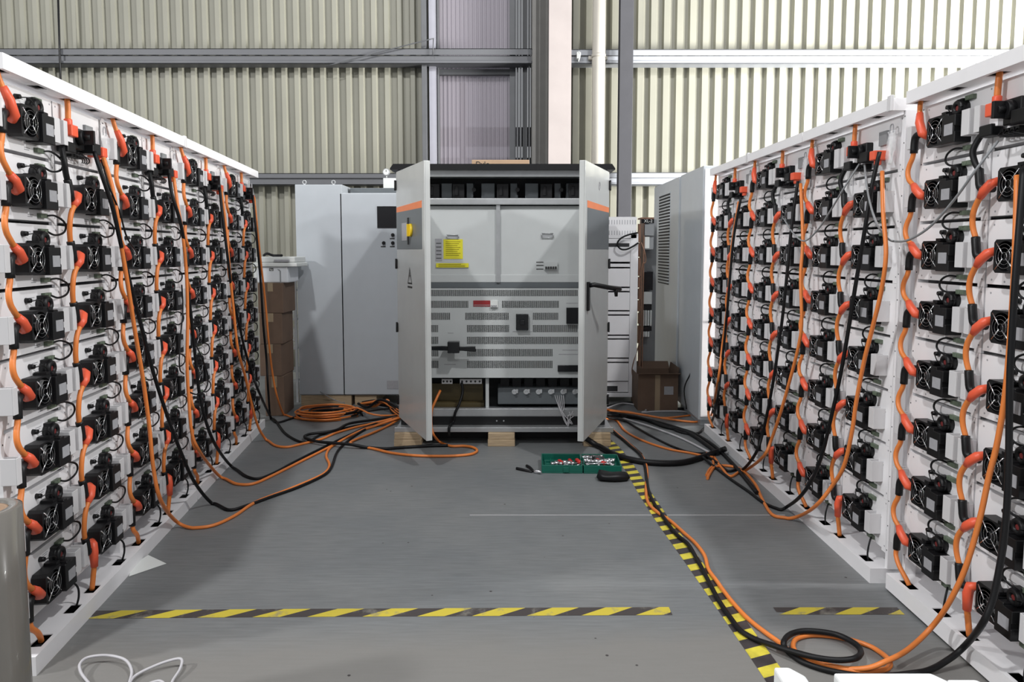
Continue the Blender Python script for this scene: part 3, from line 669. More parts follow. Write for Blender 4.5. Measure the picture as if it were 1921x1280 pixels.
# doors: local x from the hinge to the free edge, y- is the outside
def door(px_hinge, ang, mirror, nm):
    L_ = 0.80; zb_, zt = 0.215, 2.185; s = -1 if mirror else 1
    hx = XL-.004 if not mirror else XR+.004
    d = link(nm, None, inv, Vector((hx, IY-.012, 0)) - IV, ang)
    def dp(name, mb, m, bevel=0.0, label=None, par=None):
        mb.v = [(x*s, y, z) for x, y, z in mb.v]; return part(name, mb, m, par or d, bevel, label)
    return d, dp
def build_door(mirror):
    s = -1 if mirror else 1; L_ = .80; zb_, zt = 0.215, 2.185
    mb = MB().box(0, L_*s, -.012, -.004, zb_, zt)
    for a, b in ((0, .03), (L_-.03, L_)): mb.box(min(a*s, b*s), max(a*s, b*s), -.004, .032, zb_, zt)
    mb.box(min(.03*s, (L_-.03)*s), max(.03*s, (L_-.03)*s), -.004, .032, zt-.03, zt).box(min(.03*s, (L_-.03)*s), max(.03*s, (L_-.03)*s), -.004, .032, zb_, zb_+.03)
    hx = (XL-.004) if not mirror else (XR+.004)
    me = mb.mesh('door', M['door'], .003, 2)
    d = link('door', me, inv, Vector((hx, IY-.016, 0)) - IV, math.radians(-67) if not mirror else math.radians(70.5))
    def sub(name, q, m, bevel=0.0, label=None):
        q.v = [(x*s, y, z) for x, y, z in q.v]; return part(name, q, m, d, bevel, label)
    sub('grey_band', MB().box(.012, .74, -.0135, -.012, 1.575, 1.865), M['band'], 0, 'dark grey band')
    sub('orange_stripe', MB().prism([(.012, 1.865), (.74, 1.865), (.74, 1.915), (.012, 1.905)], 'y', -.0135, -.012), M['stripe'], 0, 'orange stripe')
    for z in (.36, .95, 1.46, 2.08): sub('hinge', MB().box(-.014, .02, -.022, -.010, z-.035, z+.035).cyl((-.004, -.018, z-.04), (-.004, -.018, z+.04), .008, n=8), M['black'])
    if not mirror:
        sub('switch_plate', MB().box(.18, .33, -.016, -.0135, 1.64, 1.775), M['label'], .002)
        k = sub('rotary_switch', MB().cyl((.45, -.0135, 1.715), (.45, -.03, 1.715), .05, .045, 20).box(.438, .462, -.045, -.03, 1.67, 1.76), M['knob_y'], 0, 'yellow rotary switch')
        q = MB().box(.37, .388, -.022, -.0135, 1.61, 1.81); sub('switch_back', q, M['ink'])
        z0, z1, x0, x1 = 1.315, 1.44, .33, .46; xm = (x0+x1)/2
        tri = MB()
        P3 = [(x0, z0), (x1, z0), (xm, z1)]; cx, cz = xm, (2*z0+z1)/3; Q3 = [(cx+(x-cx)*.74, cz+(z-cz)*.74) for x, z in P3]
        for i in range(3):
            j = (i+1) % 3; tri.prism([P3[i], P3[j], Q3[j], Q3[i]], 'y', -.0132, -.012)
        tri.prism([(xm-.004, z0+.055), (xm-.016, z0+.055), (xm+.004, z0+.09), (xm+.004, z0+.066), (xm+.014, z0+.066), (xm-.002, z0+.025)], 'y', -.0132, -.012)
        tri.box(x0, x1, -.0132, -.012, z0-.03, z0-.016)
        sub('warning_triangle', tri, M['ink'], 0, 'black outlined warning triangle')
    else:
        sub('handle_plate', MB().box(.70, .745, -.03, -.012, 1.14, 1.345), M['black'], .004)
        lv = MB().tube([(.72, -.03, 1.32), (.715, -.06, 1.325), (.60, -.15, 1.30), (.50, -.20, 1.285)], [.016, .017, .017, .02], 8).tube([(.545, -.18, 1.29), (.535, -.182, 1.235)], [.016, .012], 8)
        sub('door_lever', lv, M['black'])
        lg = MB(); lg.tube([(.36+.026*math.cos(a*PI/10), -.0128, 2.045+.03*math.sin(a*PI/10)) for a in range(21)], .0018, 4, caps=False).box(.345, .375, -.0132, -.012, 2.05, 2.055).box(.345, .375, -.0132, -.012, 2.035, 2.04).box(.357, .362, -.0132, -.012, 2.02, 2.07)
        sub('door_mark', lg, M['label'])
build_door(False); build_door(True)
# things in and on the inverter
r = R(885, 295, 993, 307, IY+.25); bx = MB(); bx.box(r[0], r[1], IY+.25, IY+.62, ZT+.0455, ZT+.115)
ct = thing('carton', 'flat tan cardboard carton with handwriting lying on top of the inverter cabinet', 'box', (0, IY+.25, ZT+.0455))
bx.v = [(x, y-IY-.25, z-ZT-.0455) for x, y, z in bx.v]; part('box', bx, M['carton2'], ct, .003)
o = link('handwriting', text_mesh('handwriting', 'Dylo', .06, .001, M['ink']), ct, (r[0]+.09, -.0015, .033))
wh = spline([AT(826, 733, IY+.05), AT(818, 750, IY-.01), AT(810, 770, IY-.03), AT(809, 795, IY-.06), AT(813, 815, IY-.12), FP(825, 829), FP(845, 837), FP(870, 837), FP(888, 840), FP(895, 846), FP(885, 852), FP(860, 855), FP(825, 856), FP(780, 855), FP(735, 850), FP(700, 842), FP(672, 837), FP(657, 831), FP(672, 823), FP(700, 812), FP(730, 798), FP(752, 784, .05)], 6)
solo('power_cable', MB().tube(wh, .0105, 8), M['orange'], 'thin orange cable looping from inside the inverter onto the floor before its left door', 'cable', FP(845, 837))
solo('power_cable', MB().tube(spline([AT(866, 718, IY+.05), AT(868, 735, IY+.03), AT(862, 757, IY-.02), AT(854, 775, IY-.05), AT(850, 792, IY-.04), AT(843, 801, IY-.12), AT(842, 818, IY-.13)], 6), .011, 8), M['blackcable'], 'short black cable hanging out of the open bay of the inverter', 'cable', AT(866, 718, IY+.05))
ww = MB()
random.seed(3)
for k in range(5):
    a = [AT(1041+k*4, 742, IY+.08), AT(1046+3*k, 757+2*k, IY-.01), AT(1054+random.uniform(-3, 6), 775+random.uniform(-5, 5), IY-.05), AT(1066+random.uniform(-8, 8), 796+random.uniform(-4, 4), IY-.05), AT(1058+random.uniform(-4, 14), 785+random.uniform(-5, 5), IY-.06), AT(1070+random.uniform(-4, 10), 778+random.uniform(-8, 4), IY-.05)]
    ww.tube(spline(a, 6), .0032, 5)
solo('wire_tangle', ww, M['wire'], 'tangle of thin white wires hanging from the right of the open inverter bay', 'wire', AT(1056, 780, IY-.05))

# ------------------------------------------------------------------ pallet below the inverter
pa = thing('pallet', 'metal edged wooden pallet under the inverter cabinet', 'pallet', (0, 5.57, 0))
q = MB().box(-.93, .80, .05, 1.25, .108, .1455).box(-.945, .815, .035, .05, .108, .147)
part('deck', q, M['steel'], pa, .003, 'metal edged deck')
for px0, px1 in ((739, 790), (915, 966), (1095, 1146)):
    a, b = AT(px0, 830, 5.57).x, AT(px1, 830, 5.57).x
    part('runner', MB().box(a, b, 0, 1.2, 0, .056).box(a+.003, b-.002, .004, 1.2, .057, .107), M['wood'], pa, .004)

part('shade_board', MB().box(-.92, .79, .25, .27, 0.002, .107), M['dark'], pa)  # added dark strip standing in for the shade between the runners

# ------------------------------------------------------------------ grey cabinets to the left
GY = 7.05
def gcab(x0, x1, z0, z1, label):
    t = thing('equipment_cabinet', label, 'cabinet', (x0, GY, z0))
    part('body', MB().box(0, x1-x0, .012, .8, 0, z1-z0), M['cab'], t, .004)
    part('door', MB().box(.004, x1-x0-.004, 0, .011, .01, z1-z0-.006), M['cab'], t, .003)
    return t
a = R(562, 346, 641, 757, GY); b = R(644, 362, 775, 752, GY)
g1 = gcab(a[0], a[1], .11, a[3], 'tall narrow grey cabinet with lifting eyes, left of the inverter')
g2 = gcab(b[0], b[1]+.0, .11, b[3], 'wide grey cabinet with a black screen, left of the inverter')
for x in (.07, .36):
    e = MB().tube([(x+.018*math.cos(2*PI*i/12), .1, a[3]-.11+.03+.018*math.sin(2*PI*i/12)) for i in range(13)], .006, 6, caps=False).cyl((x, .1, a[3]-.11), (x, .1, a[3]-.11+.014), .012, n=8)
    part('lifting_eye', e, M['steel'], g1)
GO = Vector((b[0], GY, .11))
def gp(name, r, y0, y1, m, bev=.002, label=None):
    return part(name, MB().box(r[0]-GO.x, r[1]-GO.x, y0, y1, r[2]-GO.z, r[3]-GO.z), m, g2, bev, label)
gp('screen', R(708, 387, 752, 428, GY), -.008, 0, M['screen'])
gp('nameplate', R(726, 714, 747, 730, GY), -.003, 0, M['label'])
for px, py in ((737, 441), (720, 456), (737, 456)):
    p = AT(px, py, GY)-GO
    part('push_button', MB().cyl((p.x, 0, p.z), (p.x, -.02, p.z), .018, .016, 14).cyl((p.x, -.02, p.z), (p.x, -.028, p.z), .012, n=12), M['black'], g2)
    q = AT(px-1, py+7, GY)-GO; part('button_label', MB().box(q.x-.024, q.x+.024, -.002, 0, q.z-.005, q.z+.006), M['ink'], g2)
r = R(646, 349, 760, 362, GY+.3)
part('cable_box', MB().box(.05, b[1]-b[0], .25, .7, b[3]-.11, b[3]-.11+.07), M['band'], g2, .004)
r = R(719, 333, 760, 352, GY+.3)
solo('white_carton', MB().box(r[0], r[0]+.22, GY+.3, GY+.42, b[3]+.07, b[3]+.175), M['paper'], 'small white box on top of the wide grey cabinet beside the inverter', 'box', (r[0]+.1, GY+.36, b[3]+.07), None, .003)
p = AT(725, 323, GY+.36)
gd = MB().cyl((p.x, GY+.34, p.z), (p.x, GY+.375, p.z), .036, n=20).cyl((p.x, GY+.36, p.z-.03), (p.x, GY+.36, b[3]+.175), .007, n=8)
ga = solo('pressure_gauge', gd, M['steel'], 'small round dial gauge standing on the white box beside the inverter', 'gauge', (p.x, GY+.36, b[3]+.175))
part('dial', MB().cyl((0, -.0215, p.z-b[3]-.175), (0, -.0205, p.z-b[3]-.175), .029, n=20).box(-.003, .003, -.0225, -.0215, p.z-b[3]-.175, p.z-b[3]-.155, 1), [M['paper'], M['ink']], ga)
solo('timber_skid', MB().box(a[0]+.01, a[0]+.52, GY+.02, GY+.75, .0, .108).box(a[0]+.23, a[0]+.36, GY+.012, GY+.02, .06, .075), M['wood'], 'timber skid under the narrow grey cabinet', 'skid', (a[0]+.25, GY+.3, 0), None, .004)
solo('timber_skid', MB().box(a[0]+.55, b[0]+.33, GY+.03, GY+.75, .0, .108), M['wood'], 'timber skid under the wide grey cabinet', 'skid', (b[0]+.2, GY+.3, 0), None, .004)

# ------------------------------------------------------------------ cartons, printer and shelf behind the left racks
def carton(px0, py0, px1, py1, Y, z0, label, depth=.35, mt='carton', rot=0.0):
    r = R(px0, py0, px1, py1, Y); w_ = r[1]-r[0]; h = r[3]-r[2] if z0 is None else r[3]-z0
    t = thing('carton', label, 'box', ((r[0]+r[1])/2, Y+depth/2, z0 if z0 is not None else r[2]), rot, 'stacked brown cartons')
    part('box', MB().box(-w_/2, w_/2, -depth/2, depth/2, 0, h-.001), M[mt], t, .006)
    part('parcel_tape', MB().box(-.025, .025, -depth/2-.001, -depth/2, h*.72, h-.001).box(-.025, .025, -depth/2, depth/2, h-.001, h), M['tape'], t)
    return r[3]
CYD = 6.62
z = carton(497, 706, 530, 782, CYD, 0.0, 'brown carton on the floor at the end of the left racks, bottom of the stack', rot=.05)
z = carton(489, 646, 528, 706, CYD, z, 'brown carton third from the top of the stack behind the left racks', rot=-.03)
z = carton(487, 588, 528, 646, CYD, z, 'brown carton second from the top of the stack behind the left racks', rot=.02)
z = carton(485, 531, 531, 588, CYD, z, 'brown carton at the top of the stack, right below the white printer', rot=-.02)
r = R(480, 482, 560, 531, CYD+.02); pz = z
pt = thing('printer', 'white desktop printer on top of the brown carton stack', 'printer', ((r[0]+r[1])/2-.02, CYD+.2, pz))
hw = .17; hh = r[3]-pz
part('body', MB().box(-hw, hw-.05, -.18, .15, 0, hh*.62), M['hp'], pt, .012)
part('scanner_lid', MB().box(-hw-.03, hw+.04, -.20, .16, hh*.62, hh*.78).box(-hw-.02, hw+.02, -.19, .16, hh*.79, hh), M['paper'], pt, .008)
part('side_tray', MB().box(-hw-.035, -hw, -.17, .1, hh*.05, hh*.55), M['paper'], pt, .006)
part('paper_slot', MB().prism([(.02, hh*.52), (.04, hh*.52), (.055, hh*.45), (.055, 0.0), (.043, 0), (.043, hh*.44)], 'y', -.1815, -.18), M['grey_dev'], pt)
lg = part('maker_mark', MB().box(-.055, -.015, -.1815, -.18, hh*.46, hh*.57), M['ink'], pt)
o = link('maker_letters', text_mesh('maker_letters', 'hp', .03, .0006, M['paper']), lg, (-.035, -.182, hh*.515))
part('control_panel', MB().box(.0, .14, -.205, -.15, hh*.8, hh*.9), M['label'], pt, .004)
solo('lying_cable', MB().tube(spline([(r[0]+.06, CYD+.08, r[3]+.012), (r[0]+.1, CYD+.06, r[3]+.03), (r[0]+.14, CYD+.1, r[3]+.012), (r[0]+.2, CYD+.08, r[3]+.012), (r[0]+.24, CYD+.05, r[3]+.012)], 5), .012, 8), M['black'], 'short black cable lying on the lid of the white printer', 'cable', (r[0]+.1, CYD+.1, r[3]))
sh = thing('storage_shelf', 'grey metal shelf with wrapped goods between the carton stack and the narrow cabinet', 'shelf', (-2.42, 7.25, 0))
for x, y in ((-.12, 0), (.2, 0), (-.12, .4), (.2, .4)): part('shelf_post', MB().box(x-.012, x+.012, y-.012, y+.012, 0, 1.5), M['steel'], sh)
for z in (.22, .55, .85, 1.15, 1.42): part('shelf_board', MB().box(-.13, .21, -.01, .41, z, z+.02), M['steel'], sh)
for k, z in enumerate((.57, .87, 1.17)):
    bl = MB(); n = 10; random.seed(20+k)
    vs = []; fs = []
    for j in range(7):
        for i in range(n):
            a_ = 2*PI*i/n; rr = (.10 if 0 < j < 6 else .03)*(1+random.uniform(-.22, .22)); vs.append((.05+rr*math.cos(a_), .12+rr*.9*math.sin(a_), z+.003+.22*j/6+(random.uniform(-.012, .012) if 0 < j < 6 else 0)))
    fs = [(j*n+i, j*n+(i+1) % n, (j+1)*n+(i+1) % n, (j+1)*n+i) for j in range(6) for i in range(n)] + [tuple(range(n))[::-1], tuple(range(6*n, 7*n))]
    bl.add([(x-2.42, y+7.25, z_) for x, y, z_ in vs], fs)
    solo('wrapped_bundle', bl, M['bag'], ['plastic wrapped bundle on the lower board of the grey shelf', 'plastic wrapped bundle on the middle board of the grey shelf', 'plastic wrapped bundle on the upper board of the grey shelf'][k], 'bag', (-2.37, 7.37, z))

# ------------------------------------------------------------------ right of the inverter: module rack, switch panel, tall cabinet, open carton
SY = 7.2
x0 = AT(1128, 500, SY).x; x1 = AT(1182, 500, SY).x; x2 = AT(1197, 500, SY).x
sr = thing('module_rack', 'slim white rack of stacked drawers with a vented top, right of the inverter', 'rack', (x0, SY, 0))
zt = AT(1160, 407, SY).z
part('frame', MB().box(x1-x0+.002, x2-x0, 0, .6, .1, zt-.17).box(-.2, -.17, 0, .6, .1, zt-.17).box(-.2, x2-x0, .56, .6, .1, zt-.17).box(-.2, x2-x0, 0, .6, .06, .1), M['white'], sr, .004)
zv = AT(1160, 447, SY).z
vt = MB().box(-.2, x2-x0-.02, 0, .6, zv, zt)
for rw in (417, 437):
    for k in range(12):
        p = AT(1138+k*4.9, rw, SY); vt.box(p.x-x0-.003, p.x-x0+.003, -.0015, 0, p.z-.022, p.z+.022, 1)
part('vented_hood', vt, [M['white'], M['label']], sr)
p0 = AT(1135, 450, SY); p1 = AT(1183, 492, SY)
dr = MB().box(-.165, x1-x0, .0, .5, p1.z+.004, zv-.004); q = AT(1140, 463, SY)
dr.box(-.1, x1-x0-.01, -.003, 0, q.z, q.z+.035, 1)
part('drawer', dr, [M['white'], M['slot']], sr)
for ya, yb in ((495, 501), (504, 538), (541, 546), (549, 582), (585, 590), (593, 628), (631, 635), (638, 671), (674, 679), (682, 715)):
    za, zb__ = AT(1160, yb, SY).z, AT(1160, ya, SY).z
    part('drawer', MB().box(-.165, x1-x0, .0, .5, za, zb__), M['white'], sr, .002)
za = AT(1160, 745, SY).z; zb__ = AT(1160, 717, SY).z
dd = MB().box(-.165, x1-x0, .02, .5, max(.11, za), zb__); q = AT(1137, 735, SY-.0); dd.box(q.x-x0, q.x-x0+.12, .017, .02, q.z, q.z+.055, 1)
part('drawer', dd, [M['white'], M['slot']], sr)
lp = [AT(1196, 437, SY-.02), AT(1178, 441, SY-.05), AT(1164, 448, SY-.06), AT(1158, 458, SY-.06), AT(1164, 467, SY-.06), AT(1175, 468, SY-.06), AT(1188, 462, SY-.05), AT(1197, 456, SY-.02)]
solo('loop_cable', MB().tube(spline(lp, 6), .009, 8), M['blackcable'], 'black cable loop before the vented top of the slim white rack', 'cable', AT(1158, 458, SY-.06))
# open switch panel
EY = 7.25
a = AT(1198, 408, EY); b_ = AT(1262, 700, EY); ex = a.x; ez = b_.z
ep = thing('switchboard', 'narrow open switch panel with copper bars and white contactors behind the slim rack', 'switchgear', (ex, EY, 0))
def er(px0, py0, px1, py1, y0, y1, mb=None, mi=0):
    A, B = AT(px0, py1, EY), AT(px1, py0, EY); return (mb or MB()).box(A.x-ex, B.x-ex, y0, y1, A.z, B.z, mi)
part('back_board', er(1203, 410, 1240, 742, .2, .22), M['grey_dev'], ep)
part('frame', er(1205, 410, 1208, 742, 0, .2, er(1203, 408, 1227, 411, 0, .2)), M['copper'], ep)
bb = MB()
for k, (ya, yb) in enumerate(((420, 455), (456, 482), (484, 518), (520, 540), (542, 562), (564, 585), (588, 608), (612, 645), (650, 690))):
    er(1198-(k % 2), ya, 1203, yb, .02+.02*(k % 2), .06, bb)
part('copper_bar', bb, M['copper'], ep)
nb = er(1203, 411, 1227, 419, -.005, .0); sg = part('name_strip', nb, M['screen'], ep)
p = AT(1216, 415, EY); o = link('name_letters', text_mesh('name_letters', 'XL-2', .042, .0006, M['paper']), sg, (p.x-ex, -.006, p.z))
part('meter', er(1208, 421, 1227, 442, .0, .18, er(1209, 443, 1227, 468, .02, .18)), M['grey_dev'], ep)
part('meter_face', er(1210, 444, 1219, 466, .015, .019), M['paper'], ep)
part('breaker', er(1209, 510, 1227, 545, .05, .2), M['screen'], ep, .003)
part('contactor', er(1207, 548, 1224, 571, .02, .2), M['paper'], ep, .003)
for k in range(4): part('relay', er(1206.5+k*4.6, 583, 1210.3+k*4.6, 612, .03, .2), M['paper'], ep, .003)
part('terminal_block', er(1206, 572, 1224, 582, .04, .2), M['screen'], ep)
part('terminal_block', er(1206, 614, 1224, 622, .04, .2), M['screen'], ep)
for k in range(3): part('relay', er(1206.5+k*4.6, 623, 1210.3+k*4.6, 633, .03, .2), M['paper'], ep, .002)
cb2 = MB().tube(spline([AT(1203, 455, EY-.02), AT(1210, 475, EY-.05), AT(1211, 492, EY-.04), AT(1204, 505, EY-.03), AT(1203, 600, EY-.03), AT(1200, 640, EY-.04), AT(1186, 690, EY-.05), AT(1190, 715, EY-.05), AT(1200, 728, EY-.05)], 6), .006, 6)
solo('wiring_strand', cb2, M['copper'], 'brown wire strand drooping from the open switch panel', 'wire', AT(1203, 600, EY-.03))
# tall grey cabinet with louvred door
tx = 1.66; TY0, TY1, TY2 = 6.22, 7.05, 8.28
tc_ = thing('tall_cabinet', 'tall grey cabinet with a louvred door behind the far end of right racks', 'cabinet', (tx, TY0, 0))
part('body', MB().box(0.0, .62, 0, TY1-TY0, .06, 2.30).box(.03, .6, .04, TY1-TY0-.03, 0, .06), M['cab'], tc_, .006)
part('front_door', MB().box(.012, .61, -.02, -.001, .09, 2.27), M['white'], tc_, .004)
zl0, zl1 = AT(1245, 531, 7.9).z, AT(1250, 366, 7.9).z
dl = MB().box(-.012, .02, TY1-TY0+.01, TY2-TY0, .09, 2.29)
for k in range(30):
    z = zl0+(zl1-zl0)*(k+.5)/30; dl.prism([(7.45-TY0, z), (8.0-TY0, z), (8.0-TY0, z+.012), (7.45-TY0, z+.012)], 'x', -.024, -.012, 0).box(-.0135, -.0119, 7.45-TY0, 8.0-TY0, z-.016, z-.001, 1)
part('louvred_door', dl, [M['cab'], M['slot']], tc_)
# open carton on the floor
r = R(1203, 704, 1287, 768, 6.85); cx_ = (r[0]+r[1])/2; w_ = r[1]-r[0]; h_ = r[3]
oc = thing('open_carton', 'open brown cardboard carton on the floor before the tall grey cabinet', 'box', (cx_-.055, 7.05, 0))
w2 = w_/2-.02
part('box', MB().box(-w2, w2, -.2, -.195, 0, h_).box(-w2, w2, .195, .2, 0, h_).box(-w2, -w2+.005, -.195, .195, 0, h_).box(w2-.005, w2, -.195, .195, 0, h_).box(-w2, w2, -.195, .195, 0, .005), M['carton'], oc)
part('flap', MB().prism([(-.2, h_), (-.30, h_+.03), (-.30, h_+.035), (-.195, h_+.004)], 'x', -w2, w2), M['carton'], oc)
part('flap', MB().prism([(.2, h_), (.28, h_+.06), (.277, h_+.064), (.195, h_)], 'x', -w2, w2), M['carton'], oc)
part('flap', MB().prism([(w2, h_), (w2+.012, h_+.07), (w2+.007, h_+.07), (w2-.005, h_)], 'y', -.19, .19), M['carton'], oc)
part('parcel_tape', MB().box(-.03, .02, -.201, -.2, 0, h_), M['tape'], oc)
part('address_label', MB().box(.06, .15, -.2015, -.2, h_*.45, h_*.68), M['label'], oc)

# ------------------------------------------------------------------ long cables from the racks, over the floor, to the inverter
def run(label, m, segs, r=.0125, name='power_cable', group=None):
    P = []
    for s in segs:
        k = s[0]
        for q in s[1:]:
            if k == 'F':
                p = FP(q[0], q[1], q[2] if len(q) > 2 else r)
                if p.x < 0 and p.y < 6.25 and (p-lo).dot(ln) > -.03: p = RL(q[0], q[1], -.03)
                elif p.x > 0 and 3.2 < p.y < 6.0 and (p-ro).dot(rn) > -.03: p = RR(q[0], q[1], -.03)
                elif p.x > 0 and p.y <= 3.2 and p.x > no.x-.03: p = RN(q[0], q[1], -.03)
                P.append(p)
            elif k == 'A': P.append(AT(q[0], q[1], q[2]))
            else:
                off = q[2] if len(q) > 2 else -.05
                P.append({'L': RL, 'R': RR, 'N': RN}[k](q[0], q[1], off))
    P = spline(P, 6)
    Q = []
    for p in P:                                   # keep clear of the floor and of the base rails
        p = Vector((p.x, p.y, max(p.z, r)))
        if p.z < .10:
            for o_, n_, hit in ((lo, ln, p.x < 0 and 2.4 < p.y < 6.25), (ro, rn, p.x > 0 and 3.2 < p.y < 6.05), (no, Vector((1, 0, 0)), p.x > 0 and p.y <= 3.2)):
                d = (p-o_).dot(n_)
                if hit and d > -r-.006: p = p - n_*(d+r+.006)
        Q.append(p)
    P = Q
    return solo(name, MB().tube(P, r, 8), M[m], label, 'cable', P[len(P)//2], group)
GL, GR = 'long cables from the left racks to the inverter', 'long cables from the right racks to the inverter'
run('black power cable hanging from the nearest left rack, crossing the floor to the inverter', 'blackcable', [('L', (177, 285, -.0), (190, 325, -.03), (210, 385), (225, 450), (241, 520), (262, 600), (285, 690), (312, 775), (340, 850, -.06), (365, 905, -.08)), ('F', (398, 945), (430, 957), (465, 948), (515, 930), (560, 914), (607, 892), (622, 876), (631, 851), (643, 836), (668, 816), (700, 800), (748, 786, .05))], .0098, group=GL)
run('orange power cable from the nearest left rack, sweeping the floor to the inverter', 'orange', [('L', (194, 296, -.0), (210, 350, -.03), (219, 400), (226, 450), (239, 530), (253, 620), (268, 710), (280, 800), (288, 880, -.06), (302, 940, -.08)), ('F', (330, 978), (362, 991), (400, 986), (440, 968), (480, 942), (540, 919), (590, 898), (611, 886), (618, 872), (612, 856), (618, 842), (635, 830), (668, 812), (702, 799), (750, 783, .05))], .0098, group=GL)
run('black power cable from the second left rack, lying beside an orange one on the floor', 'blackcable', [('L', (317, 326, -.0), (323, 367, -.03), (337, 412), (347, 468), (352, 541), (359, 598), (366, 666), (374, 738), (386, 790, -.06), (404, 835, -.08)), ('F', (432, 873), (462, 894), (485, 898), (515, 887), (558, 864), (620, 833), (660, 814), (702, 796), (750, 780, .05))], .0098, group=GL)
run('orange power cable from the second left rack, meeting the black one on the floor', 'orange', [('L', (326, 334, -.0), (334, 390, -.03), (344, 450), (350, 520), (352, 600), (351, 682), (354, 747), (360, 813, -.06), (373, 845, -.08)), ('F', (392, 872), (415, 896), (443, 908), (474, 908), (510, 893), (562, 867), (622, 837), (655, 819), (700, 801), (750, 784, .06))], .0098, group=GL)
run('black power cable from the third left rack, curving past the rack end', 'blackcable', [('L', (412, 352, -.0), (418, 410, -.03), (428, 490), (437, 560), (449, 610), (459, 655), (472, 697), (488, 741, -.1)), ('F', (510, 786), (535, 813), (560, 828), (578, 829), (602, 816), (645, 804), (700, 794), (748, 783, .05))], .0098, group=GL)
run('orange power cable from the third left rack, thin curve on the floor', 'orange', [('L', (415, 355, -.0), (424, 425, -.03), (430, 500), (438, 580), (446, 655), (459, 702), (470, 750, -.06), (484, 800, -.08)), ('F', (500, 826), (516, 836), (538, 839), (567, 833), (603, 824), (635, 811), (690, 797), (750, 782, .05))], .010, group=GL)
run('black power cable from the farthest left rack, running into the floor coil', 'blackcable', [('L', (474, 366, -.0), (480, 430, -.03), (489, 530), (494, 610), (500, 675), (503, 730, -.06)), ('F', (508, 786), (520, 793), (545, 786), (572, 776), (596, 770), (622, 772))], .0098, group=GL)
run('orange power cable from the farthest left rack, running into the floor coil', 'orange', [('L', (477, 370, -.0), (487, 470, -.03), (498, 570), (504, 640, -.06)), ('A', (511, 700, 6.3), (520, 745, 6.36)), ('F', (533, 779), (548, 783), (575, 788), (606, 790), (640, 788))], .009, group=GL)
def coil(label, m, cx, cy, rx, ry, n, seed, r=.0085, lead=None, sgn=1):
    rnd = random.Random(seed); P = []
    c = FP(cx, cy); ex = (FP(cx+rx, cy)-c).length; ey = (FP(cx, cy-ry)-FP(cx, cy+ry)).length/2
    for i in range(n*14+1):
        a = sgn*2*PI*i/14; k = 1-.09*rnd.random()-.10*(i/14 % 2)
        P.append(Vector((c.x+ex*k*math.cos(a), c.y+ey*k*math.sin(a), r+.022*(i/14)*.9)))
    if lead: P += [FP(*q) for q in lead]
    return solo('cable_coil', MB().tube(spline(P, 2), r, 8), M[m], label, 'cable coil', (c.x, c.y, 0))
coil('orange cable coil on the floor before the narrow grey cabinet', 'orange', 612, 780, 62, 11, 4, 5, lead=[(690, 775, .08), (715, 780, .06), (750, 779, .05)])
coil('black cable coil lying inside the orange coil on the floor', 'blackcable', 628, 779, 54, 9, 3, 9, lead=[(690, 772, .07), (715, 768, .06), (748, 766, .06)])
run('black cable looping back on the floor before the wide grey cabinet', 'blackcable', [('F', (750, 780, .05), (700, 788, .03), (655, 795, .03), (628, 808, .03), (580, 815, .03), (573, 822, .03), (598, 829, .03), (633, 832, .035), (664, 835, .035), (690, 840), (722, 842), (752, 840), (800, 837), (840, 836))])
for k in range(7):
    rnd = random.Random(40+k); dark = k % 2 == 0
    run(['black cable bundled under the wide grey cabinet, leftmost', 'orange cable under the wide grey cabinet, rising to the inverter', 'black cable crossing above the skid of the wide grey cabinet', 'orange cable draped over the skid of the wide grey cabinet', 'black cable sagging below the wide grey cabinet', 'orange cable lowest under the wide grey cabinet', 'black cable nearest the inverter under the wide grey cabinet'][k], 'blackcable' if dark else 'orange',
        [('A', (672+k*4, 762-rnd.random()*10, 6.98), (690+k*5, 752+rnd.random()*14, 6.85), (712+k*3, 750+rnd.random()*14, 6.75), (735, 756+k*2+rnd.random()*6, 6.6), (752, 768+k*2.5, 6.35), (764, 772+k, 6.2))], .013)
run('thin grey wire trailing from the narrow grey cabinet to the floor', 'grey_dev', [('A', (601, 735, 7.03), (622, 748, 6.95), (640, 755, 6.9), (646, 756, 6.9), (646, 770, 6.9))], .004, 'thin_wire')
# right hand side
run('black power cable hanging from the third right rack, snaking along the floor', 'blackcable', [('R', (1650, 285, -.0), (1635, 353, -.03), (1625, 415), (1614, 482), (1604, 541), (1593, 610), (1583, 669), (1571, 731), (1556, 797), (1543, 850), (1525, 897, -.06), (1502, 931, -.08)), ('F', (1478, 950), (1462, 956), (1433, 944), (1405, 923), (1370, 899), (1342, 878), (1318, 858, .04))], .0098, group=GR)
run('orange power cable hanging from the third right rack, snaking along the floor', 'orange', [('R', (1655, 322, -.0), (1657, 401, -.03), (1662, 477), (1653, 547), (1638, 610), (1621, 678), (1606, 756), (1598, 812), (1583, 875), (1561, 912, -.06), (1533, 947, -.1)), ('F', (1505, 966), (1478, 973), (1449, 966), (1430, 937), (1417, 909), (1392, 882), (1362, 874), (1341, 877), (1332, 888), (1327, 898))], .0098, group=GR)
run('black power cable hanging from the second right rack from the far end', 'blackcable', [('R', (1497, 340, -.0), (1485, 426, -.03), (1476, 519), (1467, 603), (1455, 687), (1446, 741), (1431, 812, -.06), (1417, 852, -.1)), ('F', (1392, 882), (1366, 884), (1345, 868), (1320, 852, .03))], .0098, group=GR)
run('orange power cable hanging from the second right rack from the far end', 'orange', [('R', (1502, 345, -.0), (1506, 449, -.03), (1502, 519), (1504, 603), (1498, 650), (1483, 709), (1465, 772), (1447, 825, -.06), (1432, 857, -.1)), ('F', (1397, 884), (1371, 894), (1356, 881), (1340, 858))], .0098, group=GR)
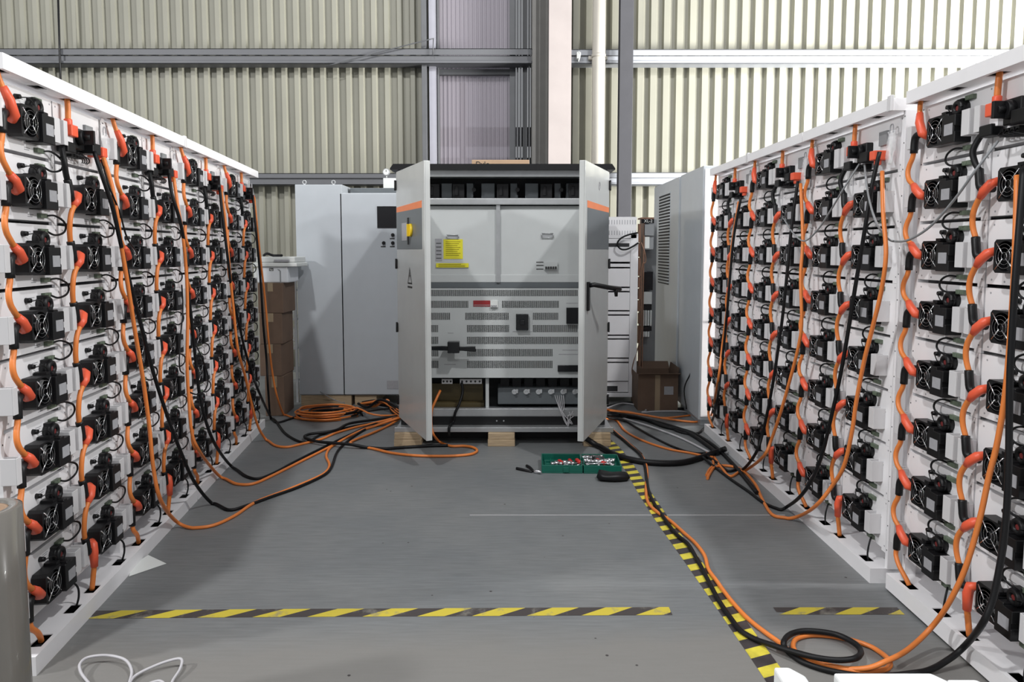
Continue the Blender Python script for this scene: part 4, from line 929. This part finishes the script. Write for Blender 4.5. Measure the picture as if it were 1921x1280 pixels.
run('black power cable hanging from the farthest right rack to the floor bundle', 'blackcable', [('R', (1390, 370, -.0), (1376, 449, -.03), (1366, 561), (1360, 630), (1352, 700, -.06), (1344, 760, -.08)), ('F', (1332, 797), (1309, 813), (1279, 812), (1242, 797), (1195, 782, .05), (1133, 773, .06))], .0098, group=GR)
run('orange power cable hanging from the farthest right rack to the floor bundle', 'orange', [('R', (1386, 378, -.0), (1372, 470, -.03), (1366, 560), (1355, 650), (1346, 720, -.08)), ('F', (1330, 790), (1302, 792), (1250, 786, .02), (1190, 776, .05), (1133, 770, .06))], .0098, group=GR)
run('thick black cable arc on the floor between the tool case and right racks', 'blackcable', [('F', (1088, 815, .10), (1120, 836), (1148, 851), (1186, 863), (1232, 869), (1279, 868), (1317, 858), (1345, 848), (1362, 842))], .022)
run('thin brown cable reaching from the inverter to the hazard tape, left of two', 'orange', [('F', (1136, 790, .06), (1148, 806), (1170, 824), (1190, 842), (1204, 856), (1212, 872), (1214, 892), (1212, 912), (1213, 933), (1219, 948), (1237, 964), (1257, 977), (1283, 1000), (1305, 1020), (1322, 1043), (1329, 1068), (1342, 1087), (1370, 1125), (1402, 1160), (1437, 1188), (1462, 1206), (1478, 1219, .02), (1502, 1230, .02), (1560, 1251), (1620, 1262), (1662, 1256), (1669, 1241, .03), (1648, 1222), (1613, 1206), (1566, 1195), (1524, 1192), (1496, 1198), (1488, 1209), (1492, 1222), (1510, 1237), (1545, 1247), (1585, 1255), (1627, 1254, .03), (1660, 1242, .05), (1702, 1220, .05)), ('N', (1745, 1180, -.10), (1778, 1135, -.08), (1811, 1066, -.06), (1838, 974), (1855, 895), (1872, 825), (1888, 720), (1900, 560), (1906, 420, -.03), (1908, 330, 0.0))], .0098)['label'] = 'long orange cable from the nearest right rack, looped on the floor along the hazard tape'
run('long black cable from the nearest right rack, looped on the floor along the hazard tape', 'blackcable', [('F', (1136, 796, .05), (1160, 818), (1184, 838), (1203, 856), (1211, 880), (1215, 915), (1226, 943), (1242, 967), (1266, 1000), (1290, 1021), (1307, 1049), (1321, 1075), (1339, 1110), (1352, 1133), (1377, 1169), (1391, 1185), (1415, 1199), (1450, 1211, .025), (1485, 1222, .035), (1531, 1234, .045), (1573, 1239, .045), (1606, 1235, .05), (1615, 1222, .03), (1601, 1206, .03), (1566, 1190, .03), (1515, 1184, .03), (1484, 1190, .03), (1470, 1206, .04), (1480, 1225), (1507, 1243), (1561, 1260), (1640, 1270), (1731, 1261), (1779, 1238, .04), (1812, 1210, .06)), ('N', (1842, 1172, -.10), (1862, 1126, -.08), (1876, 1060, -.06), (1886, 989), (1892, 880), (1895, 698), (1904, 537), (1914, 402, -.03), (1920, 320, 0.0))], .0112)
def rf(label, m, pts_, r=.009): return run(label, m, [('F',) + tuple(pts_)], r)
rf('brown cable in a long shallow curve from the inverter to the right racks, lowest of the floor bundle', 'orange', [(1136, 786, .05), (1155, 788), (1172, 808), (1204, 826), (1251, 842), (1294, 850), (1322, 856), (1338, 858)])['label'] = 'thin orange cable curving low from the inverter to the right racks'
rf('thin black cable curving over the floor right of the inverter, middle of the bundle', 'blackcable', [(1136, 783, .06), (1170, 790), (1195, 803), (1225, 820), (1262, 838), (1300, 850), (1334, 850)])
rf('pale brown cable curving over the floor to the second right rack, upper side', 'wire', [(1136, 780, .07), (1160, 784), (1185, 790), (1226, 803), (1270, 819), (1300, 833), (1336, 852)])['label'] = 'pale cable curving over the floor from the inverter to the right racks'
rf('black cable lying along the feet of the farthest right rack', 'blackcable', [(1136, 778, .08), (1180, 783), (1232, 792), (1279, 806), (1307, 816), (1341, 838), (1372, 868), (1400, 900), (1420, 925)], .014)
rf('dark cable from the inverter corner ending at the black arc on the floor', 'blackcable', [(1136, 792, .04), (1150, 808), (1172, 826), (1192, 842), (1203, 852)], .009)
rf('thin orange cable straight across the floor before the open carton', 'orange', [(1136, 768, .09), (1165, 772), (1205, 778), (1245, 784), (1290, 780), (1318, 776)], .008)
rf('thick black cable sagging before the open carton on the floor', 'blackcable', [(1140, 762, .06), (1175, 756), (1215, 760), (1255, 766), (1296, 768), (1326, 776)], .012)
rf('thin pale cable making a loop before the open carton', 'wire', [(1138, 766, .08), (1168, 757, .02), (1200, 762), (1212, 770), (1205, 774), (1235, 772), (1280, 772), (1312, 778), (1330, 788)], .008)
rf('thick black cable leaving the inverter toward the second right rack', 'blackcable', [(1134, 774, .1), (1165, 778, .04), (1205, 786), (1245, 800), (1290, 812), (1330, 838), (1346, 852)], .016)
rf('orange cable curled end on the floor beside the right racks', 'orange', [(1326, 850, .02), (1336, 862), (1338, 873), (1330, 882), (1325, 892)], .009)
run('thin black stay rope slanting from the racks to the open carton', 'blackcable', [('A', (1335, 590, 6.15), (1300, 690, 6.5), (1284, 728, 6.6), (1288, 768, 6.55))], .006, 'thin_wire')
# cables drooping between rack fronts
run('thin grey wire drooping across the top of the nearest right rack', 'grey_dev', [('N', (1872, 265, .02), (1830, 320), (1790, 375), (1745, 425), (1705, 450), (1680, 453, .0)), ('R', (1665, 447, .0), (1645, 420), (1632, 380), (1625, 340), (1622, 310, .02))], .005, 'thin_wire')
run('thin grey wire drooping across the third right rack', 'grey_dev', [('R', (1612, 308, .02), (1585, 350), (1560, 392), (1535, 430), (1510, 452), (1490, 440), (1470, 410, .0))], .0045, 'thin_wire')
run('thin black wire drooping beside the second left rack column', 'blackcable', [('L', (190, 300, .02), (205, 350), (225, 400), (238, 445), (258, 475, .0))], .004, 'thin_wire')
run('thin black wire drooping across the third left rack', 'blackcable', [('L', (341, 535, .0), (343, 580), (338, 640), (337, 690), (345, 702, .0))], .004, 'thin_wire')
run('black wire bowing out from the middle of the third left rack', 'blackcable', [('L', (364, 640, .0), (378, 670), (390, 705), (386, 730), (370, 740), (355, 736, .0))], .0045, 'thin_wire')

# ------------------------------------------------------------------ floor markings
def hazard(name, label, centre, width, period, slant, gap=None):
    P = [FP(*c, 0.0) for c in centre]; P = spline(P, 12); D = [0]
    for a, b in zip(P, P[1:]): D.append(D[-1] + (b-a).length)
    def at(s):
        s = min(max(s, 0), D[-1]); i = max(k for k in range(len(D)) if D[k] <= s); i = min(i, len(P)-2)
        t = (s-D[i])/(D[i+1]-D[i]); p = P[i].lerp(P[i+1], t); d = (P[i+1]-P[i]).normalized(); return p, Vector((-d.y, d.x, 0))
    mb = MB(); s = -slant; k = 0; nseg = 3
    while s < D[-1]:
        s1 = s + period/2
        for j in range(nseg):
            f0, f1 = j/nseg, (j+1)/nseg; q = []
            for f, s_ in ((f0, s), (f0, s1), (f1, s1), (f1, s)):
                p, n_ = at(s_ + slant*f); q.append((p.x + n_.x*width*(f-.5), p.y + n_.y*width*(f-.5), .0012))
            if (Vector(q[1])-Vector(q[0])).length > .004: mb.quad(q, k % 2)
        s = s1; k += 1
    for v in list(mb.v): pass
    o = solo(name, mb, [M['tape_kw'], M['tape_yw']] if 'slanting' not in label else [M['tape_k'], M['tape_y']], label, 'floor tape', (P[0].x, P[0].y, 0))
    return o
hazard('hazard_tape', 'long yellow and black hazard tape across the floor in the foreground', [(168, 1154), (500, 1151), (900, 1149), (1258, 1147)], .068, .235, .115)
hazard('hazard_tape', 'short worn piece of yellow and black hazard tape beside the nearest right rack', [(1455, 1147), (1560, 1147), (1690, 1147)], .062, .235, .115)
hazard('hazard_tape', 'yellow and black hazard tape slanting toward the camera under the orange cable', [(1118, 812), (1150, 838), (1182, 880), (1214, 932), (1246, 980), (1290, 1040), (1342, 1112), (1396, 1188), (1448, 1262), (1500, 1340)], .088, .125, -.03)
sl = FP(940, 963).y
struct('trim_8', MB().box(-.25, 1.62, sl-.0022, sl+.0022, 0, .0012), M['bracket'])

# ------------------------------------------------------------------ tools on the floor
tcx = FP(1090, 886).y
c0 = FP(1016, 889, 0).x; c1 = FP(1094, 889, 0).x; c2 = FP(1166, 889, 0).x
tcase = thing('tool_case', 'open green plastic tool case filled with tools, in front of the inverter', 'tool case', (c1, tcx, 0), math.radians(-2))
def tray(x0, x1, nm):
    d = .29; h = .060; t = .008
    mb = MB().box(x0, x1, 0, d, 0, .008).box(x0, x1, 0, t, .008, h).box(x0, x1, d-t, d, .008, h).box(x0, x0+t, t, d-t, .008, h).box(x1-t, x1, t, d-t, .008, h)
    for k in range(7):
        x = x0+.03+k*(x1-x0-.06)/6; mb.box(x-.004, x+.004, .02+.04*(k % 2), d-.03-.05*((k+1) % 2), .008, .030)
    for k in range(3): mb.box(x0+.02, x1-.02, .07+k*.08, .077+k*.08, .008, .026)
    return part(nm, mb, M['case'], tcase, .003)
tray(c0-c1, -.004, 'lid_tray'); tray(.004, c2-c1, 'base_tray')
part('hinge', MB().cyl((0, .04, .012), (0, .12, .012), .008, n=8).cyl((0, .2, .012), (0, .29, .012), .008, n=8), M['case'], tcase)
part('clasp', MB().box(-.14, -.10, -.008, 0, .01, .045), M['case'], tcase, .002)
rnd = random.Random(11)
def tp(u, v): return Vector((c1 + (c0-c1)*(-u) if u < 0 else c1 + (c2-c1)*u, tcx + .02 + v*.25, .040))
def driver(u, v, ang, L_, m, lab, r=.016):
    p = tp(u, v); d = Vector((math.cos(ang), math.sin(ang), .05)); t = tag(link('screwdriver', None, None, p), lab, 'screwdriver')
    part('grip', MB().tube([d*0, d*.015, d*.05, d*(L_*.45), d*(L_*.5)], [r*.8, r, r*.85, r, r*.6], 10), M[m], t)
    part('shaft', MB().tube([d*(L_*.5), d*L_], .0035, 8), M['silver'], t)
driver(-.55, .62, -1.2, .16, 'red', 'red handled screwdriver at the left of the tool case')
driver(-.28, .70, -1.5, .17, 'red', 'red handled screwdriver in the middle of the tool case lid')
driver(-.10, .72, -1.35, .18, 'red', 'red handled screwdriver right beside the tool case hinge')
driver(.62, .35, 2.2, .19, 'red', 'red handled screwdriver in the right half of the tool case, leaning on tools')
driver(.47, .55, 1.4, .15, 'silver', 'steel handled screwdriver at the middle of the right half of the tool case')
for k in range(32):
    u = (.08+.055*k) if k < 10 else (-.72+.1*(k-10)) if k < 16 else (.10+.05*(k-16)); v = .80 if k < 10 else .25 if k < 16 else .45
    k = k if k < 16 else k % 10
    p = tp(u, v + .05*(k % 2)); h = .022+.012*rnd.random()
    s_ = MB().cyl((0, 0, 0), (0, 0, h), .011+.003*(k % 3), n=12).cyl((0, 0, h), (0, 0, h+.0005), .006, n=6, mi=1)
    o = link('socket', s_.mesh('socket', [M['silver'], M['ink']]), None, p-Vector((0, 0, .006)))
    tag(o, 'small chrome socket standing in the right half of the tool case' if k < 10 else 'small chrome socket standing in the left half of the tool case', 'socket', 'chrome sockets in the right half' if k < 10 else 'chrome sockets in the left half')
def wrench(u, v, ang, L_, lab):
    p = tp(u, v); mb = MB(); d = Vector((math.cos(ang), math.sin(ang), 0)); n_ = Vector((-d.y, d.x, 0))
    mb.tube([d*0, d*L_], .006, 8)
    for c in (d*0, d*L_): mb.tube([c+(d*math.cos(a*PI/8)+n_*math.sin(a*PI/8))*.013 for a in range(17)], .005, 6, caps=False)
    o = link('wrench', mb.mesh('wrench', M['silver']), None, p); tag(o, lab, 'wrench')
wrench(.15, .30, .1, .15, 'chrome wrench lying lengthwise in the right half of the tool case')
wrench(.2, .55, .15, .17, 'chrome wrench lying behind another wrench in the right half of the tool case')
wrench(.80, .25, 1.9, .16, 'chrome wrench at the right edge of the tool case')
wrench(-.40, .22, .5, .14, 'chrome wrench in the front of the left half of the tool case')
wrench(-.16, .12, .9, .12, 'chrome wrench by the hinge in the left half of the tool case')
hm = tag(link('hammer', None, None, tp(.42, .08)), 'small hammer with a dark head in the front of the right tool case half', 'hammer')
part('handle', MB().tube([(0, 0, 0), (.02, .16, .01)], .009, 8), M['silver'], hm); part('head', MB().tube([(-.03, .165, .012), (.06, .155, .012)], .014, 8), M['ink'], hm)
bg = MB(); a, b = FP(1120, 904, 0), FP(1184, 905, 0); L_ = b.x-a.x; vs = []; nn = 12; ns = 10
for j in range(nn+1):
    u = j/nn; wd = .075*(math.sin(PI*min(max(u*.9+.05, 0), 1))**.5)*(1-.25*u)
    for i in range(ns):
        a_ = 2*PI*i/ns; z = max(0, .036*(1+math.sin(a_))*(1-.35*u)*(1+.12*math.sin(7*u+i))) if 0 < j < nn else .02
        vs.append((a.x+L_*u, a.y+.03+wd*math.cos(a_)*(1 if 0 < j < nn else .3), z))
fs = [(j*ns+i, j*ns+(i+1) % ns, (j+1)*ns+(i+1) % ns, (j+1)*ns+i) for j in range(nn) for i in range(ns)] + [tuple(range(ns))[::-1], tuple(range(nn*ns, nn*ns+ns))]
bg.add(vs, fs, 0, True)
solo('tool_pouch', bg, M['black'], 'black soft tool pouch lying before the right half of the green tool case', 'pouch', (a.x, a.y, 0))
a, b = FP(969, 879, .01), FP(1004, 885, .012); e = FP(1016, 886, .02)
pl_ = tag(link('pliers', None, None, (b.x, b.y, 0)), 'long pliers with black grips sticking out left of the green tool case', 'pliers')
O_ = Vector((b.x, b.y, 0))
part('grip', MB().tube(spline([a-O_, (a-O_)*.6+Vector((0, -.004, .004)), (a-O_)*.15], 4), .0105, 8), M['black'], pl_)
a2 = FP(988, 874, .012); part('grip', MB().tube(spline([a2-O_, (a2-O_)*.6+Vector((0, .01, .004)), (a2-O_)*.15], 4), .0105, 8), M['black'], pl_)
part('jaw', MB().tube([Vector((-.01, 0, .012)), Vector((.012, 0, .012)), (e-O_)*.95], [.012, .016, .006], 8), M['silver'], pl_)

# ------------------------------------------------------------------ foreground odds and ends
pp_ = [FP(242, 1082, .002), FP(312, 1058, .002), FP(278, 1042, .012), FP(248, 1062, .006)]
pm = MB(); pm.add([p for p in pp_] + [p+Vector((0, 0, .0015)) for p in pp_], [(0, 1, 2, 3), (4, 5, 6, 7), (0, 1, 5, 4), (1, 2, 6, 5), (2, 3, 7, 6), (3, 0, 4, 7)])
solo('paper_sheet', pm, M['paper'], 'white paper sheet sticking out from under the left racks', 'paper', (pp_[0].x, pp_[0].y, 0))
wp = [FP(182, 1300), FP(165, 1280), FP(152, 1262, .02), FP(150, 1246, .03), FP(165, 1234, .03), FP(200, 1230, .03), FP(234, 1238, .03), FP(247, 1258, .02), FP(243, 1280), FP(238, 1296), FP(252, 1270), FP(290, 1250, .02), FP(325, 1238, .03), FP(341, 1238, .03), FP(338, 1255, .02), FP(326, 1274), FP(316, 1290), FP(300, 1278), FP(270, 1286)]
solo('white_wire', MB().tube(spline(wp, 6), .0055, 6), M['wire'], 'thin white wire curled loosely on the floor at the lower left', 'wire', FP(200, 1232))
ry = 2.12; rt = AT(0, 968, ry-.05); rr_ = .105; rx = AT(35, 1060, ry).x - rr_
fr = thing('film_roll', 'tall roll of wrapping film standing at the near end of the left racks', 'film roll', (rx, ry, 0))
n = 32; vs = []; fs = []
prof = [(rr_, .0), (rr_, rt.z), (rr_-.012, rt.z+.004), (rr_-.035, rt.z+.002), (rr_-.035, .0)]
for j, (a_, z) in enumerate(prof):
    for i in range(n): vs.append((a_*math.cos(2*PI*i/n), a_*math.sin(2*PI*i/n), z))
fs = [(j*n+i, j*n+(i+1) % n, (j+1)*n+(i+1) % n, (j+1)*n+i) for j in range(len(prof)-1) for i in range(n)]
part('film', MB().add(vs, fs, 0, True), M['film'], fr)
vs = []; prof = [(rr_-.036, .002), (rr_-.036, rt.z-.004), (rr_-.046, rt.z-.004), (rr_-.046, .002)]
for j, (a_, z) in enumerate(prof):
    for i in range(n): vs.append((a_*math.cos(2*PI*i/n), a_*math.sin(2*PI*i/n), z))
part('core_tube', MB().add(vs, fs[:3*n], 0, True), M['core'], fr)
for q, lab, px0, px1, py, Yb in ((0, 'white foam block corner at the bottom edge over the hazard tape', 1451, 1480, 1251, 2.27), (1, 'long white foam block at the bottom edge beside the black cable loop', 1563, 1746, 1262, 2.25), (2, 'white foam block corner at the bottom edge before the nearest right rack', 1775, 1830, 1274, 2.18)):
    a, b = AT(px0, py, Yb), AT(px1, py, Yb); h = a.z
    mb = MB().prism([(a.x, Yb), (b.x, Yb), (b.x+.035, Yb-.05), (b.x+.035, Yb-.3), (a.x, Yb-.3)], 'z', 0, h)
    solo('foam_block', mb, M['foam'], lab, 'foam block', ((a.x+b.x)/2, Yb-.15, 0), None, .008)
